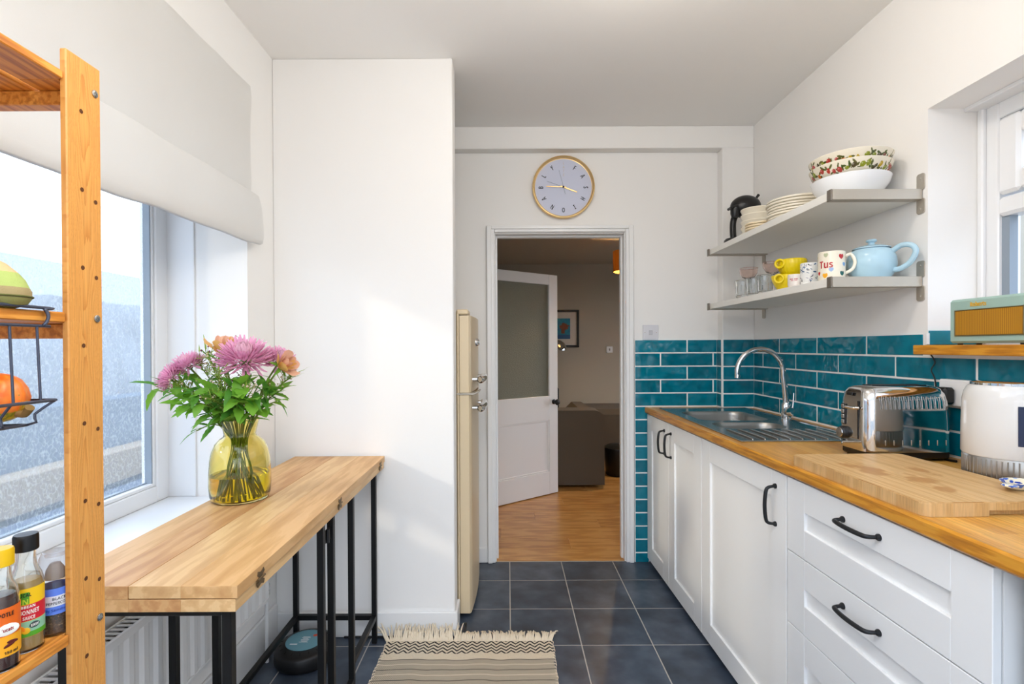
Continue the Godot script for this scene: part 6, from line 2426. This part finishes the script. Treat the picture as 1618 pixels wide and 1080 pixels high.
# ------------------------------------------------------------------ fridge
func build_fridge() -> void:
	var t := thing("fridge_freezer", "cream fridge freezer standing in the recess behind the short wall", "fridge", Vector3(-0.25, 0, -2.79))
	var cm := mat("fridge_cream", Color(0.86, 0.78, 0.64), 0.3)
	var b := MB.new()
	b.span(-0.58, 0.004, 0.03, 1.495, -0.30, 0.30, 0.006)
	obj("cabinet", b, cm, t)
	b = MB.new()
	b.span(0.0, 0.058, 1.478, 1.503, 0.20, 0.318, 0.006)
	b.span(0.002, 0.012, 0.03, 1.49, 0.300, 0.316, 0.002)
	obj("hinge_cover", b, cm, t)
	var curve_face := PackedVector2Array([Vector2(0.014, -0.312), Vector2(0.058, -0.312)])
	for i in 13:
		var q := -0.30 + i * 0.05
		curve_face.append(Vector2(0.066 + 0.016 * (1.0 - pow(q / 0.30, 2.0)), q))
	curve_face.append_array([Vector2(0.058, 0.312), Vector2(0.014, 0.312)])
	for d in [[1.10, 1.474, "upper_door"], [0.028, 1.088, "lower_door"]]:
		b = MB.new()
		b.xf = Transform3D(Basis(Vector3(1, 0, 0), Vector3(0, 0, -1), Vector3(0, 1, 0)), Vector3.ZERO)
		b.prism(curve_face, d[0], d[1], true)
		var door := obj(d[2], b, cm, t)
		var hy: float = d[0] + 0.060 if d[2] == "upper_door" else d[1] - 0.070
		b = MB.new()
		b.tube([Vector3(0.062, hy, 0.235), Vector3(0.112, hy, 0.235)], 0.012, 14)
		b.tube([Vector3(0.070, hy, -0.02), Vector3(0.112, hy, -0.02)], 0.012, 14)
		b.tube(curve([Vector3(0.110, hy, 0.262), Vector3(0.116, hy, 0.24), Vector3(0.122, hy, 0.11), Vector3(0.116, hy, -0.02), Vector3(0.11, hy, -0.045)]), [0.012, 0.0175, 0.0185, 0.019, 0.019, 0.019, 0.019, 0.019, 0.019, 0.019, 0.019, 0.019, 0.019, 0.019, 0.019, 0.019, 0.019, 0.019, 0.019, 0.019, 0.019, 0.019, 0.019, 0.019, 0.019, 0.019, 0.019, 0.019, 0.019, 0.019, 0.0185, 0.017, 0.012].slice(0, 33), 14)
		obj("handle", b, mats.chrome, door)
	b = MB.new()
	b.span(0.0, 0.085, 1.0895, 1.0985, 0.22, 0.318, 0.002)
	b.xf = Transform3D(Basis(Vector3(0, 0, 1), 0.5), Vector3(0.085, 1.094, 0.27))
	b.span(-0.004, 0.03, -0.0035, 0.0035, -0.05, 0.045, 0.002)
	obj("middle_hinge", b, mats.nickel, t)
	b = MB.new()
	b.xf = Transform3D(Basis(Vector3(0, 0, 1), -PI / 2), Vector3(0.078, 1.345, 0.10))
	b.lathe([Vector2(0.0, 0.0), Vector2(0.022, 0.0), Vector2(0.020, 0.012), Vector2(0.012, 0.02), Vector2(0.0, 0.021)], 20)
	obj("badge", b, mats.chrome, t)
	for z in [-0.25, 0.25]:
		for x in [-0.52, -0.05]:
			b = MB.new()
			b.lathe([Vector2(0.0, 0.0), Vector2(0.022, 0.0), Vector2(0.022, 0.012), Vector2(0.012, 0.016), Vector2(0.012, 0.034), Vector2(0.0, 0.034)], 14, Vector3(x, 0, z))
			obj("foot", b, mats.black_plastic, t)

# ------------------------------------------------------------------ clock, switch, floor things
func build_small_things() -> void:
	var t := thing("wall_clock", "round lavender-white wall clock with a gold rim and letters for hours", "clock", Vector3(0.340, 2.289, ZB))
	var b := MB.new()
	var turn := Basis(Vector3.RIGHT, PI / 2)
	b.xf = Transform3D(turn, Vector3.ZERO)
	b.lathe([Vector2(0.170, 0.0), Vector2(0.186, 0.0), Vector2(0.189, 0.006), Vector2(0.189, 0.034), Vector2(0.186, 0.039), Vector2(0.182, 0.040), Vector2(0.178, 0.037), Vector2(0.176, 0.018), Vector2(0.170, 0.016)], 72)
	obj("rim", b, mats.brass, t)
	b = MB.new()
	b.xf = Transform3D(turn, Vector3.ZERO)
	b.lathe([Vector2(0.0, 0.0), Vector2(0.177, 0.0), Vector2(0.177, 0.017), Vector2(0.0, 0.017)], 72)
	obj("face", b, mat("clock_face", Color(0.80, 0.82, 0.90), 0.5), t)
	var ink := mat("clock_ink", Color(0.16, 0.17, 0.20), 0.6)
	var word := "FASHIONABLY"
	for k in 11:
		var a := TAU * (k + 1) / 12.0
		var o := obj("letter", letters(word[k], 0.028, 0.001, 0.0, true, 0.68), ink, t, Vector3(sin(a) * 0.136, cos(a) * 0.136, 0.0175))
		o.rotation.z = -a
	for k in 4:
		var o := obj("letter", letters("LATE"[k], 0.016, 0.001, 0.0, false, 0.8), mat("clock_gilt", Color(0.80, 0.74, 0.66), 0.5), t, Vector3(0.002, 0.148 - k * 0.024, 0.0175))
		o.rotation.z = 0.0
	var hands := [[1.93, 0.088, 0.007, "hour_hand", mats.brass, 0.021], [4.75, 0.105, 0.0045, "minute_hand", mats.brass, 0.023], [6.02, 0.105, 0.002, "second_hand", mats.gasket, 0.025], [5.07, 0.105, 0.002, "alarm_hand", mats.gasket, 0.019]]
	for h in hands:
		b = MB.new()
		b.span(-h[2] / 2, h[2] / 2, -0.018 if h[3] != "second_hand" else -0.045, h[1], -0.0006, 0.0006, 0.0003)
		var o := obj(h[3], b, h[4], t, Vector3(0, 0.002, h[5]))
		o.rotation.z = -float(h[0])
	b = MB.new()
	b.xf = Transform3D(turn, Vector3(0, 0.002, 0.016))
	b.lathe([Vector2(0.0, 0.0), Vector2(0.006, 0.0), Vector2(0.006, 0.010), Vector2(0.0, 0.011)], 16)
	obj("centre_pin", b, mats.dark_iron, t)

	t = thing("light_switch", "white fused switch plate on the end wall just above the teal tiles", "switch", Vector3(0.872, 1.405, ZB + 0.004))
	b = MB.new()
	b.box(Vector3.ZERO, Vector3(0.096, 0.094, 0.009), 0.003)
	obj("plate", b, mat("switch_white", Color(0.86, 0.86, 0.88), 0.35), t)
	b = MB.new()
	b.box(Vector3(0.0, 0, 0.006), Vector3(0.022, 0.030, 0.006), 0.002)
	obj("rocker", b, mat("switch_rocker", Color(0.78, 0.78, 0.80), 0.35), t)
	for x in [-0.035, 0.035]:
		b = MB.new()
		b.xf = Transform3D(turn, Vector3(x, 0, 0.0042))
		b.lathe([Vector2(0.0, 0.0), Vector2(0.003, 0.0), Vector2(0.0025, 0.0012), Vector2(0.0, 0.0014)], 12)
		obj("screw", b, mats.nickel, t)

	# round black device on the floor under the table
	t = thing("floor_device", "round black floor device with a pale blue label under the table", "device", Vector3(-0.868, 0.0, -2.165))
	b = MB.new()
	b.lathe([Vector2(0.0, 0.003), Vector2(0.112, 0.003), Vector2(0.119, 0.008), Vector2(0.122, 0.02), Vector2(0.122, 0.058), Vector2(0.118, 0.066), Vector2(0.107, 0.070), Vector2(0.086, 0.080), Vector2(0.0, 0.081)], 56)
	obj("body", b, mats.black_plastic, t)
	for k in 3:
		var a := TAU * k / 3
		b = MB.new()
		b.lathe([Vector2(0.0, 0.0), Vector2(0.012, 0.0), Vector2(0.012, 0.004), Vector2(0.0, 0.004)], 12, Vector3(cos(a) * 0.085, 0, sin(a) * 0.085))
		obj("foot", b, mats.black_plastic, t)
	b = MB.new()
	b.lathe([Vector2(0.077, 0.0795), Vector2(0.077, 0.0825), Vector2(0.0, 0.083)], 48)
	var lb := obj("label_disc", b, mat("label_aqua", Color(0.42, 0.62, 0.68), 0.5), t)
	b = MB.new()
	for k in 7:
		var w := 0.030 + 0.008 * sin(k * 2.3)
		b.span(-w / 2, w / 2, 0.0827, 0.0832, -0.022 + k * 0.0065, -0.0195 + k * 0.0065)
	b.span(-0.05, -0.02, 0.0827, 0.0832, 0.030, 0.036)
	obj("label_lines", b, mats.white_gloss, lb)
	b = MB.new()
	b.lathe([Vector2(0.010, 0.0827), Vector2(0.008, 0.0834), Vector2(0.0, 0.0834)], 10, Vector3(0.032, 0, -0.034))
	obj("label_star", b, mat("label_orange_red", Color(0.80, 0.32, 0.22), 0.5), lb)
	for k in 18:
		var a := TAU * k / 18
		b = MB.new()
		b.xf = Transform3D(Basis(Vector3.UP, a) * Basis(Vector3(0, 0, 1), -0.5), Vector3(cos(a) * 0.0967, 0.0757, -sin(a) * 0.0967))
		b.box(Vector3.ZERO, Vector3(0.011, 0.0016, 0.003), 0.0005)
		obj("vent_slot", b, mat("slot_black", Color(0.015, 0.015, 0.015), 0.8), t)
	# cable trailing by the fridge foot and along the pier
	b = MB.new()
	b.tube(curve([Vector3(-0.225, 0.006, -2.42), Vector3(-0.205, 0.035, -2.38), Vector3(-0.200, 0.045, -2.345), Vector3(-0.205, 0.025, -2.32), Vector3(-0.228, 0.006, -2.318), Vector3(-0.34, 0.006, -2.319), Vector3(-0.55, 0.006, -2.319), Vector3(-0.75, 0.007, -2.316)], 6), 0.0045, 8)
	tag(obj("power_cable", b, mats.black_plastic), "black power cable along the skirting from the fridge to the table", "cable")

# ------------------------------------------------------------------ rug
func build_rug() -> void:
	var t := thing("rug", "flat-woven cream and black rug with chevron bands and a fringed end", "rug", Vector3(-0.180, 0.0, -1.69))
	var w := 0.735
	var far := -0.597
	var near := 0.62
	var pw := 720
	var ph := 1024
	var im := Image.create(pw, ph, false, Image.FORMAT_RGB8)
	var cream := Color(0.87, 0.81, 0.71)
	var dark := Color(0.15, 0.135, 0.135)
	var nz := noise(0.03, 3, 2)
	for y in ph:
		var d := y * (near - far) / ph
		for x in pw:
			var xx := x * w / pw
			var c := cream
			var q := d + nz.get_noise_2d(x * 0.4, y * 0.2) * 0.0025
			var rep := fposmod(q, 0.55)
			if rep < 0.098:
				var tri := absf(fposmod(xx, 0.0425) / 0.0425 - 0.5) * 2.0
				var v := fposmod(rep + tri * 0.022, 0.0235)
				if v < 0.0095 and rep > 0.002 and rep < 0.0965:
					c = dark
			elif rep < 0.139:
				c = cream
			else:
				var e := fposmod(rep - 0.139, 0.067)
				if e < 0.0035:
					c = dark
				elif absf(e - 0.0345) < 0.0026:
					c = cream
				elif (int(x / 4) + int(y / 4)) % 2 == 0 and x % 4 != 3:
					c = dark.lerp(cream, 0.16)
			var g := 1.0 + nz.get_noise_2d(x * 6.0, y * 6.0) * 0.10
			if y % 3 == 0:
				g *= 0.93
			im.set_pixel(x, y, Color(c.r * g, c.g * g, c.b * g))
	var m := mat("rug_weave", Color.WHITE, 0.95)
	m.albedo_texture = ImageTexture.create_from_image(im)
	bump(m, grey_tex(noise(0.3, 17, 2)), 0.0)
	m.heightmap_enabled = false
	# gently uneven cloth with a real edge
	var b := MB.new()
	var f := noise(3.0, 18, 2)
	var top := []
	for i in 31:
		var row := []
		for j in 25:
			var x := lerpf(-w / 2, w / 2, j / 24.0)
			var z := lerpf(far, near, i / 30.0)
			var edge := f.get_noise_2d(z * 4.0, j * 0.01) * 0.006
			row.append(Vector3(x + edge, 0.0065 + f.get_noise_2d(x * 2.0, z * 2.0) * 0.0022, z + f.get_noise_2d(x * 2.0, 5.0) * 0.006))
		top.append(row)
	b.grid(top, false, true)
	for i in b.t.size():
		b.t[i] = Vector2(b.t[i].x, b.t[i].y)
	var under := []
	for row in top:
		var r := []
		for p in row:
			r.append(Vector3(p.x, 0.0005, p.z))
		under.append(r)
	b.grid(under)
	for s in [0, 30]:
		b.grid([under[s], top[s]], false, s == 0)
	for s in [0, 24]:
		var lo := []
		var hi := []
		for i in 31:
			lo.append(under[i][s])
			hi.append(top[i][s])
		b.grid([lo, hi], false, s == 24)
	obj("woven_cloth", b, m, t)
	# fringe at the far end, curling up where it meets the skirting
	b = MB.new()
	var g := RandomNumberGenerator.new()
	g.seed = 19
	for k in 230:
		var x := lerpf(-w / 2 - 0.004, w / 2 + 0.004, (k + g.randf() * 0.8) / 230.0)
		var z := far + 0.006
		var lean := g.randf_range(-0.022, 0.022)
		if k < 6:
			lean -= 0.04
		if k > 222:
			lean += 0.025
		var l := g.randf_range(0.050, 0.075)
		var p0 := Vector3(x, 0.006, z)
		var pts: Array
		if x < -0.05:
			var up := g.randf_range(0.022, 0.066)
			pts = [p0, p0 + Vector3(lean * 0.3, 0.010, -0.018), p0 + Vector3(lean * 0.7, 0.010 + up * 0.5, -0.032), p0 + Vector3(lean * 1.1, up, -0.034)]
		else:
			pts = [p0, p0 + Vector3(lean * 0.3, 0.012 + g.randf() * 0.006, -l * 0.35), p0 + Vector3(lean * 0.7, 0.010 + g.randf() * 0.008, -l * 0.7), p0 + Vector3(lean, 0.004, -l)]
		b.tube(curve(pts, 2), [0.0034, 0.0040, 0.0038, 0.0036, 0.0032, 0.0026, 0.0017], 5)
	obj("fringe", b, mat("fringe_wool", Color(0.90, 0.84, 0.74), 0.95), t).set_meta("kind", "stuff")
	# tufts along the right selvedge
	b = MB.new()
	for k in 60:
		var z := lerpf(far + 0.01, near, k / 60.0)
		for s in [-1.0, 1.0]:
			var x: float = s * w / 2 + f.get_noise_2d(z * 4.0, 0.0) * 0.006
			b.tube([Vector3(x - s * 0.004, 0.006, z), Vector3(x + s * 0.004, 0.007, z + 0.003), Vector3(x + s * 0.005, 0.002, z + 0.008)], [0.0022, 0.0024, 0.0014], 5)
	obj("selvedge", b, mat("fringe_wool", Color.WHITE), t).set_meta("kind", "stuff")
